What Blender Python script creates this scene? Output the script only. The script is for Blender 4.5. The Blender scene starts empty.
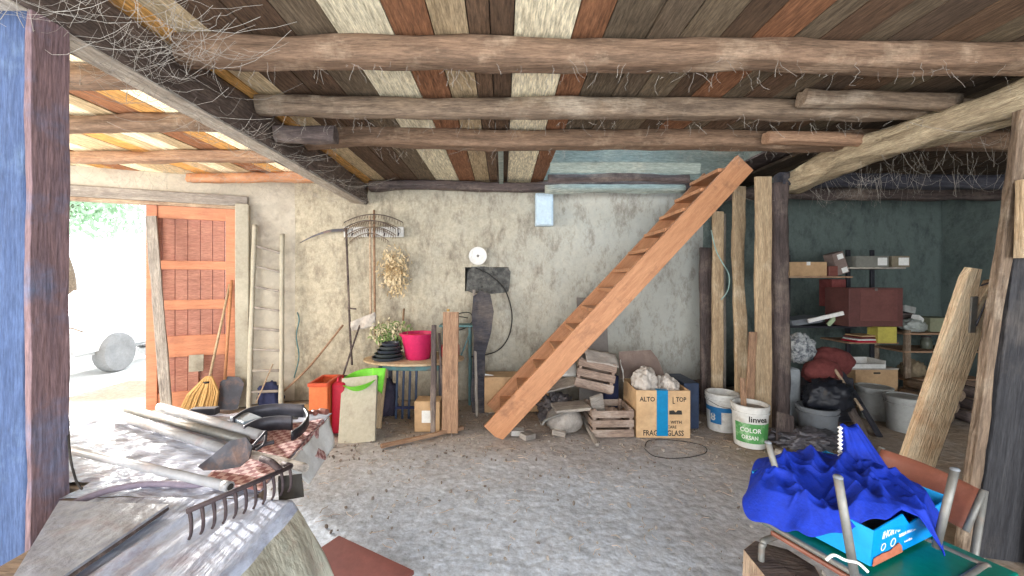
import bpy, bmesh, math, random
from mathutils import Vector, Matrix, noise, Euler
random.seed(7)
R = math.radians
C = bpy.context.scene.collection
V = Vector
CH = 1.5                      # camera height
def P(px, py, Y): return V(((px-503)/400*Y, Y, CH-(py-280)/400*Y))
def PZ(px, py, z):
    Y = (CH-z)*400/(py-280)
    return V(((px-503)/400*Y, Y, z))
def PF(px, py): return PZ(px, py, 0.0)

# ---------------------------------------------------------------- materials
def nn(nt, t, **k):
    n = nt.nodes.new(t)
    for a, b in k.items(): setattr(n, a, b)
    return n
MATS = {}
def mat(name, c1, c2=None, rough=.85, scale=6, stretch=(1,1,1), bump=.3, metal=0, detail=6, c3=None, spots=0, spec=.3,
        trans=0, alpha=1, attr=None, coords='Object', contrast=.5, sheen=0, bscale=None, grain=.12, gs=5):
    if name in MATS: return MATS[name]
    m = bpy.data.materials.new(name); m.use_nodes = True
    nt = m.node_tree; nt.nodes.clear()
    out = nn(nt, 'ShaderNodeOutputMaterial'); b = nn(nt, 'ShaderNodeBsdfPrincipled')
    nt.links.new(b.outputs[0], out.inputs[0])
    b.inputs['Roughness'].default_value = rough
    b.inputs['Metallic'].default_value = metal
    b.inputs['Specular IOR Level'].default_value = spec
    b.inputs['Transmission Weight'].default_value = trans
    b.inputs['Alpha'].default_value = alpha
    if sheen: b.inputs['Sheen Weight'].default_value = sheen
    tc = nn(nt, 'ShaderNodeTexCoord'); mp = nn(nt, 'ShaderNodeMapping')
    oi = nn(nt, 'ShaderNodeObjectInfo'); add = nn(nt, 'ShaderNodeVectorMath', operation='ADD')
    ml = nn(nt, 'ShaderNodeMath', operation='MULTIPLY'); ml.inputs[1].default_value = 17.0
    nt.links.new(oi.outputs['Random'], ml.inputs[0])
    nt.links.new(tc.outputs[coords], add.inputs[0]); nt.links.new(ml.outputs[0], add.inputs[1])
    nt.links.new(add.outputs[0], mp.inputs[0]); mp.inputs['Scale'].default_value = stretch
    n1 = nn(nt, 'ShaderNodeTexNoise'); n1.inputs['Scale'].default_value = scale; n1.inputs['Detail'].default_value = detail
    n1.inputs['Roughness'].default_value = .65
    nt.links.new(mp.outputs[0], n1.inputs['Vector'])
    mr = nn(nt, 'ShaderNodeMapRange'); mr.inputs[1].default_value = .5-contrast*.35; mr.inputs[2].default_value = .5+contrast*.35
    nt.links.new(n1.outputs[0], mr.inputs[0])
    if c2 is None: c2 = tuple(x*.6 for x in c1)
    mx = nn(nt, 'ShaderNodeMix', data_type='RGBA')
    mx.inputs[6].default_value = (*c2, 1); mx.inputs[7].default_value = (*c1, 1)
    nt.links.new(mr.outputs[0], mx.inputs[0])
    col = mx.outputs[2]
    if attr:
        at = nn(nt, 'ShaderNodeAttribute', attribute_name=attr)
        m2 = nn(nt, 'ShaderNodeMix', data_type='RGBA', blend_type='MULTIPLY'); m2.inputs[0].default_value = 1
        nt.links.new(col, m2.inputs[6]); nt.links.new(at.outputs['Color'], m2.inputs[7]); col = m2.outputs[2]
    if c3:
        n3 = nn(nt, 'ShaderNodeTexNoise'); n3.inputs['Scale'].default_value = spots or scale*.3; n3.inputs['Detail'].default_value = 8
        n3.inputs['Roughness'].default_value = .7
        nt.links.new(add.outputs[0], n3.inputs['Vector'])
        r3 = nn(nt, 'ShaderNodeMapRange'); r3.inputs[1].default_value = .52; r3.inputs[2].default_value = .68
        nt.links.new(n3.outputs[0], r3.inputs[0])
        m3 = nn(nt, 'ShaderNodeMix', data_type='RGBA'); m3.inputs[7].default_value = (*c3, 1)
        nt.links.new(r3.outputs[0], m3.inputs[0]); nt.links.new(col, m3.inputs[6]); col = m3.outputs[2]
    if grain:
        ng = nn(nt, 'ShaderNodeTexNoise'); ng.inputs['Scale'].default_value = scale*gs; ng.inputs['Detail'].default_value = 5; ng.inputs['Roughness'].default_value = .75
        nt.links.new(mp.outputs[0], ng.inputs['Vector'])
        rg = nn(nt, 'ShaderNodeMapRange'); rg.inputs[1].default_value = .33; rg.inputs[2].default_value = .67; rg.inputs[3].default_value = 1-grain; rg.inputs[4].default_value = 1+grain*.6
        nt.links.new(ng.outputs[0], rg.inputs[0])
        sg = nn(nt, 'ShaderNodeVectorMath', operation='SCALE'); nt.links.new(col, sg.inputs[0]); nt.links.new(rg.outputs[0], sg.inputs['Scale']); col = sg.outputs[0]
    nt.links.new(col, b.inputs['Base Color'])
    if bump:
        n2 = nn(nt, 'ShaderNodeTexNoise'); n2.inputs['Scale'].default_value = bscale or scale*3; n2.inputs['Detail'].default_value = 8
        nt.links.new(mp.outputs[0], n2.inputs['Vector'])
        bp = nn(nt, 'ShaderNodeBump'); bp.inputs['Strength'].default_value = bump; bp.inputs['Distance'].default_value = .02
        nt.links.new(n2.outputs[0], bp.inputs['Height']); nt.links.new(bp.outputs[0], b.inputs['Normal'])
    MATS[name] = m; m['bsdf'] = b.name
    return m
def wood(name, c1, c2=None, c3=None, scale=3, bump=.4, rough=.8, contrast=.6, spots=2.0, grain=.42):
    return mat(name, c1, c2, rough=rough, scale=scale, stretch=(1,9,9), bump=bump, c3=c3, spots=spots, contrast=contrast, grain=grain)

W_old   = wood('aged grey brown timber', (.29,.21,.145), (.10,.07,.05), c3=(.40,.33,.25))
W_joist = wood('dusty brown joist wood', (.27,.17,.11), (.11,.07,.045), c3=(.36,.26,.18), spots=3)
W_dark  = wood('dark weathered timber', (.16,.12,.11), (.05,.04,.04), c3=(.24,.19,.16))
W_black = wood('blackened timber', (.07,.07,.085), (.02,.02,.03), c3=(.14,.12,.11))
W_pale  = wood('pale sawn plank', (.58,.44,.28), (.36,.25,.15), c3=(.66,.54,.38))
W_hewn  = wood('pale hewn girder wood', (.66,.55,.37), (.30,.23,.15), c3=(.42,.33,.22), scale=4, bump=.8, spots=4)
W_or    = wood('orange stained stair wood', (.57,.285,.145), (.43,.195,.095), c3=(.32,.15,.08), bump=.1, rough=.55, contrast=.5, spots=5, grain=.15)
W_mid   = wood('brown board wood', (.42,.26,.16), (.24,.14,.09), c3=(.5,.34,.22))
W_crate = wood('dusty crate wood', (.38,.28,.22), (.20,.14,.11), c3=(.46,.38,.32))
W_log   = wood('split log wood', (.62,.48,.34), (.36,.25,.17), c3=(.26,.17,.12), scale=5)
W_grey  = wood('silver grey wood', (.42,.38,.33), (.24,.21,.19), c3=(.52,.47,.4))
W_green = wood('greenish board', (.34,.38,.33), (.20,.24,.22), c3=(.42,.42,.35))
W_girdL = wood('cobwebbed girder wood', (.15,.11,.09), (.06,.045,.04), c3=(.22,.17,.14), spots=3)
cob  = mat('cobweb silk', (.42,.39,.34), (.30,.27,.24), rough=.9, bump=0)
cream = mat('painted cream wood', (.50,.47,.38), (.39,.365,.29), c3=(.31,.28,.22), spots=3, bump=.1)
card = mat('cardboard', (.52,.35,.20), (.44,.28,.15), c3=(.36,.23,.13), spots=3, bump=.08, scale=4)
card2 = mat('aged cardboard carton', (.62,.42,.24), (.50,.32,.17), c3=(.42,.27,.15), spots=4, bump=.08, scale=3)
carddark = mat('dark brown hardboard', (.20,.145,.12), (.15,.11,.095), c3=(.25,.19,.16), spots=3, bump=.08)
ink = mat('dark print ink', (.05,.045,.04), bump=0)
white = mat('dusty white plastic', (.72,.72,.70), (.60,.60,.57), rough=.45, bump=.05, scale=4, c3=(.48,.45,.40), spots=6)
whitep = mat('white paper', (.80,.80,.77), (.70,.70,.67), bump=.05)
bluep = mat('blue print', (.02,.17,.40), (.02,.13,.32), rough=.5, bump=0)
bluetape = mat('blue adhesive tape', (.0,.22,.46), (.0,.18,.38), rough=.4, bump=0)
greenp = mat('green label print', (.10,.34,.10), (.06,.24,.07), c3=(.35,.55,.32), spots=14, rough=.5, bump=0)
blkpl = mat('black plastic', (.018,.02,.028), (.01,.012,.018), rough=.4, bump=.2, scale=8)
greypl = mat('grey plastic', (.20,.22,.24), (.13,.14,.16), rough=.5, bump=.1)
red = mat('red plastic', (.55,.02,.05), (.45,.015,.04), rough=.45, bump=.02)
pink = mat('crimson pink plastic', (.62,.03,.13), (.52,.02,.10), rough=.4, bump=.02)
orange = mat('orange plastic', (.72,.20,.07), (.62,.15,.05), rough=.5, bump=.03)
lime = mat('lime green plastic', (.22,.72,.05), (.15,.55,.04), rough=.5, bump=.2)
teal = mat('teal painted metal', (.12,.25,.26), (.08,.17,.18), c3=(.18,.14,.12), spots=8, rough=.5, bump=.1)
steel = mat('dull galvanised steel', (.27,.27,.25), (.15,.145,.135), metal=.45, rough=.5, bump=.1, c3=(.25,.19,.15), spots=12)
rust = mat('rusty iron', (.085,.06,.06), (.04,.03,.035), metal=.2, rough=.65, bump=.3, scale=20)
iron = mat('dark worn iron', (.10,.10,.12), (.05,.05,.06), metal=.5, rough=.5, bump=.2)
blade = mat('grey steel blade', (.10,.10,.115), (.06,.06,.07), metal=.5, rough=.5, bump=.15, c3=(.18,.12,.1), spots=8)
wire = mat('black cable rubber', (.03,.03,.03), bump=0)
tealw = mat('pale teal cord', (.35,.52,.48), bump=0)
plaster = mat('white plaster scrap', (.62,.60,.56), (.45,.43,.4), bump=.3)
stone = mat('grey stone', (.36,.33,.30), (.20,.18,.165), c3=(.45,.42,.38), scale=8, bump=.8)
clothblue = mat('royal blue cloth', (.004,.032,.42), (.003,.02,.27), rough=.75, bump=.15, scale=30, grain=.1)
cloth_pale = mat('dusty white sacking', (.58,.53,.48), (.42,.38,.34), rough=.9, bump=.4, scale=10)
maroon = mat('maroon fabric', (.20,.055,.05), (.12,.03,.03), rough=.9, bump=.3, scale=20)
navy = mat('navy blue cloth', (.04,.05,.12), (.02,.025,.07), bump=.4)
maroonpl = mat('dark maroon leatherette', (.20,.075,.06), (.15,.05,.04), rough=.4, bump=.1)
boxblue = mat('bright blue printed card', (.0,.27,.72), (.0,.24,.66), rough=.45, bump=.02)
boxlt = mat('light blue printed card', (.02,.38,.80), (.02,.34,.72), rough=.45, bump=.02)
terra = mat('terracotta printed card', (.48,.16,.09), (.36,.10,.05), scale=40, bump=.02)
dkgreen = mat('dark green seat paint', (.0,.17,.12), (.0,.12,.085), rough=.35, bump=.05, c3=(.02,.23,.17), spots=5)
brownseat = mat('brown varnished seat', (.27,.10,.065), (.21,.075,.05), rough=.35, bump=.05, c3=(.33,.14,.1), spots=5)
straw = mat('broom straw', (.85,.56,.24), (.60,.37,.14), stretch=(8,8,1), scale=12, bump=.6)
suit = mat('oxblood case leather', (.14,.055,.05), (.10,.04,.035), rough=.55, bump=.15)
yellow = mat('yellow carton print', (.55,.48,.10), (.42,.36,.08), bump=0)
redpl = mat('red sheet on the floor', (.19,.06,.05), (.14,.045,.04), rough=.5, bump=.1)
leafg = mat('pale green leaves', (.30,.42,.16), (.18,.28,.09), bump=.1)
flow = mat('cream dried flowers', (.72,.66,.46), (.5,.43,.26), bump=.1)
bright = mat('sunlit white car paint', (.85,.85,.85), (.8,.8,.8), rough=.3, bump=0)
tyre = mat('tyre rubber', (.30,.30,.30), (.22,.22,.22), bump=.1)  # grey lifted to look washed out by the glare outdoors
glassy = mat('clear glass', (.8,.9,.88), (.8,.9,.88), rough=.08, bump=0, trans=.85, spec=.5)
glassdk = mat('car window glass', (.5,.55,.58), rough=.1, bump=0)
checkm = None

def shader_wall(name, cl, cr, dark, bluepatch=None, x0=-1.5, x1=2.5):
    m = mat(name, cl, tuple(x*.8 for x in cl), scale=2.2, bump=1.0, c3=None, bscale=9, contrast=.9, grain=.28, gs=9)
    nt = m.node_tree; b = nt.nodes[m['bsdf']]
    geo = nn(nt, 'ShaderNodeNewGeometry'); sp = nn(nt, 'ShaderNodeSeparateXYZ'); nt.links.new(geo.outputs['Position'], sp.inputs[0])
    mr = nn(nt, 'ShaderNodeMapRange'); mr.inputs[1].default_value = x0; mr.inputs[2].default_value = x1
    nt.links.new(sp.outputs[0], mr.inputs[0])
    src = b.inputs['Base Color'].links[0].from_socket
    mx = nn(nt, 'ShaderNodeMix', data_type='RGBA'); mx.inputs[7].default_value = (*cr, 1)
    ns = nn(nt, 'ShaderNodeTexNoise'); ns.inputs['Scale'].default_value = 1.6; ns.inputs['Detail'].default_value = 9; ns.inputs['Roughness'].default_value=.7
    nt.links.new(geo.outputs['Position'], ns.inputs['Vector'])
    ad = nn(nt, 'ShaderNodeMath', operation='ADD'); sb = nn(nt, 'ShaderNodeMath', operation='SUBTRACT'); sb.inputs[1].default_value = .5
    nt.links.new(ns.outputs[0], sb.inputs[0]); nt.links.new(mr.outputs[0], ad.inputs[0]); nt.links.new(sb.outputs[0], ad.inputs[1]); ad.use_clamp = True
    nt.links.new(ad.outputs[0], mx.inputs[0]); nt.links.new(src, mx.inputs[6])
    # dirt stains
    n4 = nn(nt, 'ShaderNodeTexNoise'); n4.inputs['Scale'].default_value = 4.5; n4.inputs['Detail'].default_value = 10; n4.inputs['Roughness'].default_value = .78
    mp4 = nn(nt, 'ShaderNodeMapping'); mp4.inputs['Rotation'].default_value = (0,R(35),0); mp4.inputs['Scale'].default_value = (1.7,1,.8)
    nt.links.new(geo.outputs['Position'], mp4.inputs[0]); nt.links.new(mp4.outputs[0], n4.inputs['Vector'])
    r4 = nn(nt, 'ShaderNodeMapRange'); r4.inputs[1].default_value = .48; r4.inputs[2].default_value = .68; r4.inputs[4].default_value = .85
    nt.links.new(n4.outputs[0], r4.inputs[0])
    m4 = nn(nt, 'ShaderNodeMix', data_type='RGBA'); m4.inputs[7].default_value = (*dark, 1)
    nt.links.new(r4.outputs[0], m4.inputs[0]); nt.links.new(mx.outputs[2], m4.inputs[6])
    # darker band at the foot
    r5 = nn(nt, 'ShaderNodeMapRange'); r5.inputs[1].default_value = .55; r5.inputs[2].default_value = 0; r5.inputs[3].default_value = 0; r5.inputs[4].default_value = .55
    nt.links.new(sp.outputs[2], r5.inputs[0])
    m5 = nn(nt, 'ShaderNodeMix', data_type='RGBA'); m5.inputs[7].default_value = (*dark, 1)
    nt.links.new(r5.outputs[0], m5.inputs[0]); nt.links.new(m4.outputs[2], m5.inputs[6])
    nt.links.new(m5.outputs[2], b.inputs['Base Color'])
    return m
wallm = shader_wall('rough lime render', (.53,.475,.36), (.42,.43,.40), (.16,.13,.10))
wallalc = shader_wall('dark greenish render', (.17,.21,.19), (.12,.155,.145), (.05,.065,.065), x0=2, x1=6)  # darker, greener tone than the other walls
walldoor = mat('smooth cement render', (.60,.55,.46), (.48,.44,.36), scale=3, bump=.3, c3=(.42,.37,.31), spots=5)

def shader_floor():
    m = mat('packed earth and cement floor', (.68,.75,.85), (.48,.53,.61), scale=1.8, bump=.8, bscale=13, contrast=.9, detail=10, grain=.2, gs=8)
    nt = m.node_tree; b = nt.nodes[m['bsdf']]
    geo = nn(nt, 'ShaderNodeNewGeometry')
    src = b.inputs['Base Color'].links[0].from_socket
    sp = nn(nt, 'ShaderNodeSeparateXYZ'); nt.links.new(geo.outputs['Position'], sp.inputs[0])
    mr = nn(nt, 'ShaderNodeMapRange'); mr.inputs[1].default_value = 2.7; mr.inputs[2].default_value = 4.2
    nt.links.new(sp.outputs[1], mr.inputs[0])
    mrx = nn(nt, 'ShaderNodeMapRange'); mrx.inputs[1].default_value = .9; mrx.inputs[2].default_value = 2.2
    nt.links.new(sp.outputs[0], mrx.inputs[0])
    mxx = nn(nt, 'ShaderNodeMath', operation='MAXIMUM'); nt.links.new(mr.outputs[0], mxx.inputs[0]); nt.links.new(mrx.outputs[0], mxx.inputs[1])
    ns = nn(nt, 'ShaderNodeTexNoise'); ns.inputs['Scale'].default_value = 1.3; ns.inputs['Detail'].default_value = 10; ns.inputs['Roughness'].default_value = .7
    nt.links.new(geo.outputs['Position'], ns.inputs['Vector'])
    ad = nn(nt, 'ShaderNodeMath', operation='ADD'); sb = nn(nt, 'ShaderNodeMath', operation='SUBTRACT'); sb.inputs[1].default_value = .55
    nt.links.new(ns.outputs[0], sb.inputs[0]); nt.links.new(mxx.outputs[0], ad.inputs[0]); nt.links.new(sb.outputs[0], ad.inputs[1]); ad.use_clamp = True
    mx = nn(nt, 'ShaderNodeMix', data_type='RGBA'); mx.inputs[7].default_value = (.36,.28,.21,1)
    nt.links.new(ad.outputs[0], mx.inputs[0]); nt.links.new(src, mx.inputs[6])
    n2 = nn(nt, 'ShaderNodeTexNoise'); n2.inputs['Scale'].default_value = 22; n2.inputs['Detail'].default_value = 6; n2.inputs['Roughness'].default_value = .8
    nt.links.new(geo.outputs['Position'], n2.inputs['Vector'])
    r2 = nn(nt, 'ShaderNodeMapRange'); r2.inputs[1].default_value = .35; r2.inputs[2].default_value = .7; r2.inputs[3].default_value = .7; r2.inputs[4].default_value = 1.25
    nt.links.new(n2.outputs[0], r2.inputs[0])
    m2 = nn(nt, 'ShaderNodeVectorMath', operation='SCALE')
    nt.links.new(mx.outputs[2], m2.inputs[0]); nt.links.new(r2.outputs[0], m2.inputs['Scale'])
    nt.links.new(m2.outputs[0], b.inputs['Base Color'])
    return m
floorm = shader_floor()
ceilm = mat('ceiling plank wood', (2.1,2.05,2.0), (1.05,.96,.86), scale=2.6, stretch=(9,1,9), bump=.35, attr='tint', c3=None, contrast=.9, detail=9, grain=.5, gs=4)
def shader_check(name, base):
    m = mat(name, base, tuple(x*.8 for x in base), rough=.7, bump=.2, scale=12)
    nt = m.node_tree; b = nt.nodes[m['bsdf']]; src = b.inputs['Base Color'].links[0].from_socket
    tc = nn(nt, 'ShaderNodeTexCoord'); ck = nn(nt, 'ShaderNodeTexChecker'); ck.inputs['Scale'].default_value = 38
    ck.inputs[1].default_value = (1,1,1,1); ck.inputs[2].default_value = (.42,.2,.22,1)
    nt.links.new(tc.outputs['Object'], ck.inputs[0])
    mx = nn(nt, 'ShaderNodeMix', data_type='RGBA', blend_type='MULTIPLY'); mx.inputs[0].default_value = .85
    nt.links.new(src, mx.inputs[6]); nt.links.new(ck.outputs[0], mx.inputs[7]); nt.links.new(mx.outputs[2], b.inputs['Base Color'])
    return m
checkm = shader_check('red checked oilcloth', (.62,.42,.40))
plastic = mat('crumpled clear sheeting', (.60,.66,.80), (.33,.37,.48), rough=.2, bump=1.0, scale=4, stretch=(3,.8,1), c3=(.26,.20,.22), spots=2.5, spec=.6, bscale=9)
plasticside = mat('hanging printed sheeting', (.46,.44,.36), (.28,.28,.23), rough=.3, bump=.5, scale=4, stretch=(5,5,1), c3=(.36,.25,.2), spots=3, spec=.5)
slabm = mat('dusty covered board', (.36,.38,.42), (.20,.21,.25), rough=.4, bump=.7, scale=5, c3=(.20,.16,.17), spots=5, spec=.5)
bluepil = wood('peeling blue pillar paint', (.09,.135,.26), (.05,.08,.17), c3=(.13,.19,.30), bump=.3)  # blue is lens flare tint put into the wood colour
pinkpil = wood('worn pinkish pillar face', (.27,.17,.17), (.17,.12,.14), c3=(.15,.19,.30), bump=.3, spots=1.5)  # pinkish brown wood; the bluish patches carry the flare tint
doorm = wood('orange door boards', (.66,.30,.17), (.52,.22,.13), c3=(.42,.18,.12), bump=.15, contrast=.5, grain=.18)
doorm2 = wood('faded red door boards', (.50,.25,.18), (.38,.17,.13), c3=(.36,.14,.11), bump=.15, contrast=.5)
outm = mat('sunlit gravel', (.8,.8,.78), (.7,.7,.68), scale=5)

# ---------------------------------------------------------------- mesh helpers
def link(name, me, m=None, parent=None, mw=None, smooth=False):
    o = bpy.data.objects.new(name, me); C.objects.link(o)
    if m is not None and not me.materials: me.materials.append(m)
    if smooth:
        for p in me.polygons: p.use_smooth = True
    mw = mw or Matrix()
    if parent is not None:
        o.parent = parent
        o.matrix_parent_inverse = Matrix.Translation(-parent.location) if 'w' not in parent else Matrix([parent['w'][i*4:i*4+4] for i in range(4)]).inverted()
    o.matrix_basis = mw
    o['w'] = [x for r in mw for x in r]
    return o
def tag(o, label, cat, group=None, kind=None):
    o['label'] = label; o['category'] = cat
    if group: o['group'] = group
    if kind: o['kind'] = kind
    return o
def thing(name, loc, label, cat, group=None, kind=None):
    o = bpy.data.objects.new(name, None); C.objects.link(o); o.location = loc; o.empty_display_size = .1
    return tag(o, label, cat, group, kind)
def struct(o): o['kind'] = 'structure'; return o
def bmo(name, bm, m, parent=None, mw=None, smooth=False):
    bmesh.ops.recalc_face_normals(bm, faces=bm.faces)
    me = bpy.data.meshes.new(name); bm.to_mesh(me); bm.free()
    return link(name, me, m, parent, mw, smooth)
def frame(p0, p1, up=(0,0,1)):
    x = (V(p1)-V(p0)); L = x.length; x.normalize()
    z = V(up) - x*x.dot(V(up))
    if z.length < 1e-4: z = V((0,1,0)) - x*x.y
    z.normalize(); y = z.cross(x)
    M = Matrix((( x.x,y.x,z.x,0),(x.y,y.y,z.y,0),(x.z,y.z,z.z,0),(0,0,0,1)))
    M.translation = V(p0)
    return M, L
def beam(name, p0, p1, w, h, m, parent=None, up=(0,0,1), rough=.004, corner=.25, wob=0, seed=None, segs=None, taper=1.0, nscale=6, ends=None, smooth=True):
    """timber: w along local Y, h along local Z (up)"""
    M, L = frame(p0, p1, up)
    sd = seed if seed is not None else random.random()*100
    segs = segs or max(2, min(60, int(L/.06)))
    bm = bmesh.new(); rings = []
    c = min(w,h)*corner; pr = []
    for cx, cy, a0 in ((w/2-c,h/2-c,0),(-w/2+c,h/2-c,90),(-w/2+c,-h/2+c,180),(w/2-c,-h/2+c,270)):
        for k in range(4):
            a = R(a0+30*k); pr.append((cx+c*math.cos(a), cy+c*math.sin(a)))
    fp = []
    n = len(pr)
    for i in range(n):            # extra points on flats
        a = pr[i]; b = pr[(i+1)%n]; fp.append(a)
        if math.hypot(a[0]-b[0], a[1]-b[1]) > .03:
            for q in (1/3, 2/3): fp.append((a[0]+(b[0]-a[0])*q, a[1]+(b[1]-a[1])*q))
    for i in range(segs+1):
        t = i/segs; x = L*t; s = 1+(taper-1)*t
        oy = wob*noise.noise(V((x*.9,sd,1))); oz = wob*noise.noise(V((x*.9,sd,9)))
        ring = []
        for (y,z) in fp:
            q = V((x*nscale*.5, y*nscale*3+sd, z*nscale*3))
            d = rough*(noise.noise(q)*1.6+noise.noise(q*3.1)*.7)
            f = 1 + d/max(.01, math.hypot(y,z))
            ex = 0
            if ends and i in (0, segs): ex = ends*noise.noise(V((y*40,z*40,sd)))
            ring.append(bm.verts.new((x+ex, y*s*f+oy, z*s*f+oz)))
        rings.append(ring)
    k = len(fp)
    for a, b in zip(rings, rings[1:]):
        for j in range(k): bm.faces.new((a[j], a[(j+1)%k], b[(j+1)%k], b[j]))
    bm.faces.new(rings[0]); bm.faces.new(rings[-1])
    o = bmo(name, bm, m, parent, M, False)
    if smooth:
        for p in o.data.polygons:
            if len(p.vertices) == 4: p.use_smooth = corner > .3 or rough > .006
    return o
def add_box(bm, c, s, rot=None, bev=0):
    M = Matrix.Translation(V(c)) @ (rot.to_4x4() if rot else Matrix()) @ Matrix.Diagonal((*s,1))
    r = bmesh.ops.create_cube(bm, size=1, matrix=M)
    if bev:
        es = list({e for v in r['verts'] for e in v.link_edges})
        bmesh.ops.bevel(bm, geom=es, offset=bev, segments=2, affect='EDGES', profile=.5)
def box(name, c, s, m, parent=None, rot=(0,0,0), bev=.004):
    bm = bmesh.new(); add_box(bm, (0,0,0), s, None, min(bev, min(s)*.3))
    return bmo(name, bm, m, parent, Matrix.Translation(V(c)) @ Euler(rot).to_matrix().to_4x4())
def tube_bm(bm, pts, r, n=8, closed=False):
    pts = [V(p) for p in pts]; rings = []; prev = None
    for i, p in enumerate(pts):
        a = pts[max(0,i-1)]; b = pts[min(len(pts)-1,i+1)]; t = (b-a).normalized()
        if prev is None:
            u = t.orthogonal().normalized()
        else: u = (prev - t*prev.dot(t)).normalized()
        prev = u; w = t.cross(u); rr = r[i] if isinstance(r,(list,tuple)) else r
        rings.append([bm.verts.new(p+(u*math.cos(2*math.pi*k/n)+w*math.sin(2*math.pi*k/n))*rr) for k in range(n)])
    for a, b in zip(rings, rings[1:]):
        for j in range(n): bm.faces.new((a[j],a[(j+1)%n],b[(j+1)%n],b[j]))
    if n > 2: bm.faces.new(rings[0]); bm.faces.new(rings[-1])
def smoothpts(pts, k=6):
    pts = [V(p) for p in pts]; out = []
    for i in range(len(pts)-1):
        p0 = pts[max(0,i-1)]; p1 = pts[i]; p2 = pts[i+1]; p3 = pts[min(len(pts)-1,i+2)]
        for j in range(k):
            t = j/k
            out.append(.5*((2*p1)+(p2-p0)*t+(2*p0-5*p1+4*p2-p3)*t*t+(3*p1-p0-3*p2+p3)*t**3))
    out.append(pts[-1]); return out
def tube(name, pts, r, m, parent=None, n=8, sm=True):
    pts = smoothpts(pts) if sm and len(pts) > 2 else [V(p) for p in pts]
    o0 = pts[0].copy(); bm = bmesh.new()
    tube_bm(bm, [p-o0 for p in pts], r, n)
    o = bmo(name, bm, m, parent, Matrix.Translation(o0))
    for p in o.data.polygons: p.use_smooth = len(p.vertices) == 4
    return o
def lathe(name, prof, loc, m, parent=None, n=32, rot=(0,0,0), sx=1, sy=1, smooth=True):
    bm = bmesh.new(); rings = []
    for (r,z) in prof:
        rings.append([bm.verts.new((r*sx*math.cos(2*math.pi*k/n), r*sy*math.sin(2*math.pi*k/n), z)) for k in range(n)] if r > 1e-5 else [bm.verts.new((0,0,z))])
    for a, b in zip(rings, rings[1:]):
        if len(a) == 1 and len(b) == 1: continue
        for j in range(n):
            q = [a[j%len(a)], a[(j+1)%len(a)], b[(j+1)%len(b)], b[j%len(b)]]
            q2 = []
            for v in q:
                if v not in q2: q2.append(v)
            if len(q2) > 2: bm.faces.new(q2)
    o = bmo(name, bm, m, parent, Matrix.Translation(V(loc)) @ Euler(rot).to_matrix().to_4x4(), smooth)
    if smooth:
        o.data.set_sharp_from_angle(angle=R(45))
    return o
def blob(name, c, s, m, parent=None, amp=.25, freq=2.5, seed=None, sub=4, flat=True, rot=(0,0,0), folds=0):
    sd = seed if seed is not None else random.random()*50
    bm = bmesh.new(); bmesh.ops.create_icosphere(bm, subdivisions=sub, radius=1)
    for v in bm.verts:
        d = v.co.normalized()
        k = 1+amp*noise.noise(d*freq+V((sd,0,0)))+amp*.5*noise.noise(d*freq*2.7+V((0,sd,0)))
        if folds: k += folds*abs(noise.noise(V((d.x*5, d.y*5, d.z*1.2+sd))))-folds*.3
        v.co = d*k
        if flat and v.co.z < -.75: v.co.z = -.75
        v.co = V((v.co.x*s[0]/2, v.co.y*s[1]/2, v.co.z*s[2]/2))
    return bmo(name, bm, m, parent, Matrix.Translation(V(c)) @ Euler(rot).to_matrix().to_4x4(), True)
def sheet(name, p00, p10, p01, p11, m, parent=None, nx=20, ny=20, amp=.01, freq=6, seed=0, thick=.002, fn=None):
    """bilinear sheet with crumples; amp along its normal"""
    p00,p10,p01,p11 = map(V,(p00,p10,p01,p11)); nrm = (p10-p00).cross(p01-p00).normalized(); o0 = p00.copy()
    bm = bmesh.new(); g = []
    for j in range(ny+1):
        row = []
        for i in range(nx+1):
            u = i/nx; v = j/ny
            p = (p00*(1-u)+p10*u)*(1-v)+(p01*(1-u)+p11*u)*v
            d = amp*(noise.noise(p*freq+V((seed,0,0)))+.5*noise.noise(p*freq*2.3+V((0,seed,0))))
            if fn: p = p + fn(u, v)
            row.append(bm.verts.new(p+nrm*d-o0))
        g.append(row)
    for j in range(ny):
        for i in range(nx): bm.faces.new((g[j][i],g[j][i+1],g[j+1][i+1],g[j+1][i]))
    o = bmo(name, bm, m, parent, Matrix.Translation(o0), True)
    if thick:
        md = o.modifiers.new('t','SOLIDIFY'); md.thickness = thick; md.offset = 0
    return o
def prism(name, pts2, thick, m, parent=None, mw=None, bev=0):
    """outline in local XZ, extruded along local Y"""
    bm = bmesh.new(); vs = [bm.verts.new((x,-thick/2,z)) for x,z in pts2]
    f = bm.faces.new(vs); r = bmesh.ops.extrude_face_region(bm, geom=[f])
    for v in r['geom']:
        if isinstance(v, bmesh.types.BMVert): v.co.y += thick
    return bmo(name, bm, m, parent, mw)
def textmesh(s, size, ext=.0008):
    cu = bpy.data.curves.new('t', 'FONT'); cu.body = s; cu.size = size; cu.align_x = 'CENTER'; cu.align_y = 'CENTER'; cu.extrude = ext; cu.offset = size*.018; cu.resolution_u = 2
    o = bpy.data.objects.new('t', cu); C.objects.link(o)
    dg = bpy.context.evaluated_depsgraph_get(); me = bpy.data.meshes.new_from_object(o.evaluated_get(dg))
    bpy.data.objects.remove(o); me.materials.clear(); return me
def lettering(s, size, loc, m, parent, rot=(R(90),0,0), bend=None, name='lettering', sx=1, M=None, bold=0):
    me = textmesh(s, size)
    for v in me.vertices: v.co.x *= sx
    if bend:
        for v in me.vertices:
            a = v.co.x/bend; rr = bend+v.co.z
            v.co = V((rr*math.sin(a), v.co.y, rr*math.cos(a)-bend))
    mw = M or (Matrix.Translation(V(loc)) @ Euler(rot).to_matrix().to_4x4())
    return link(name, me, m, parent, mw)
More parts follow.
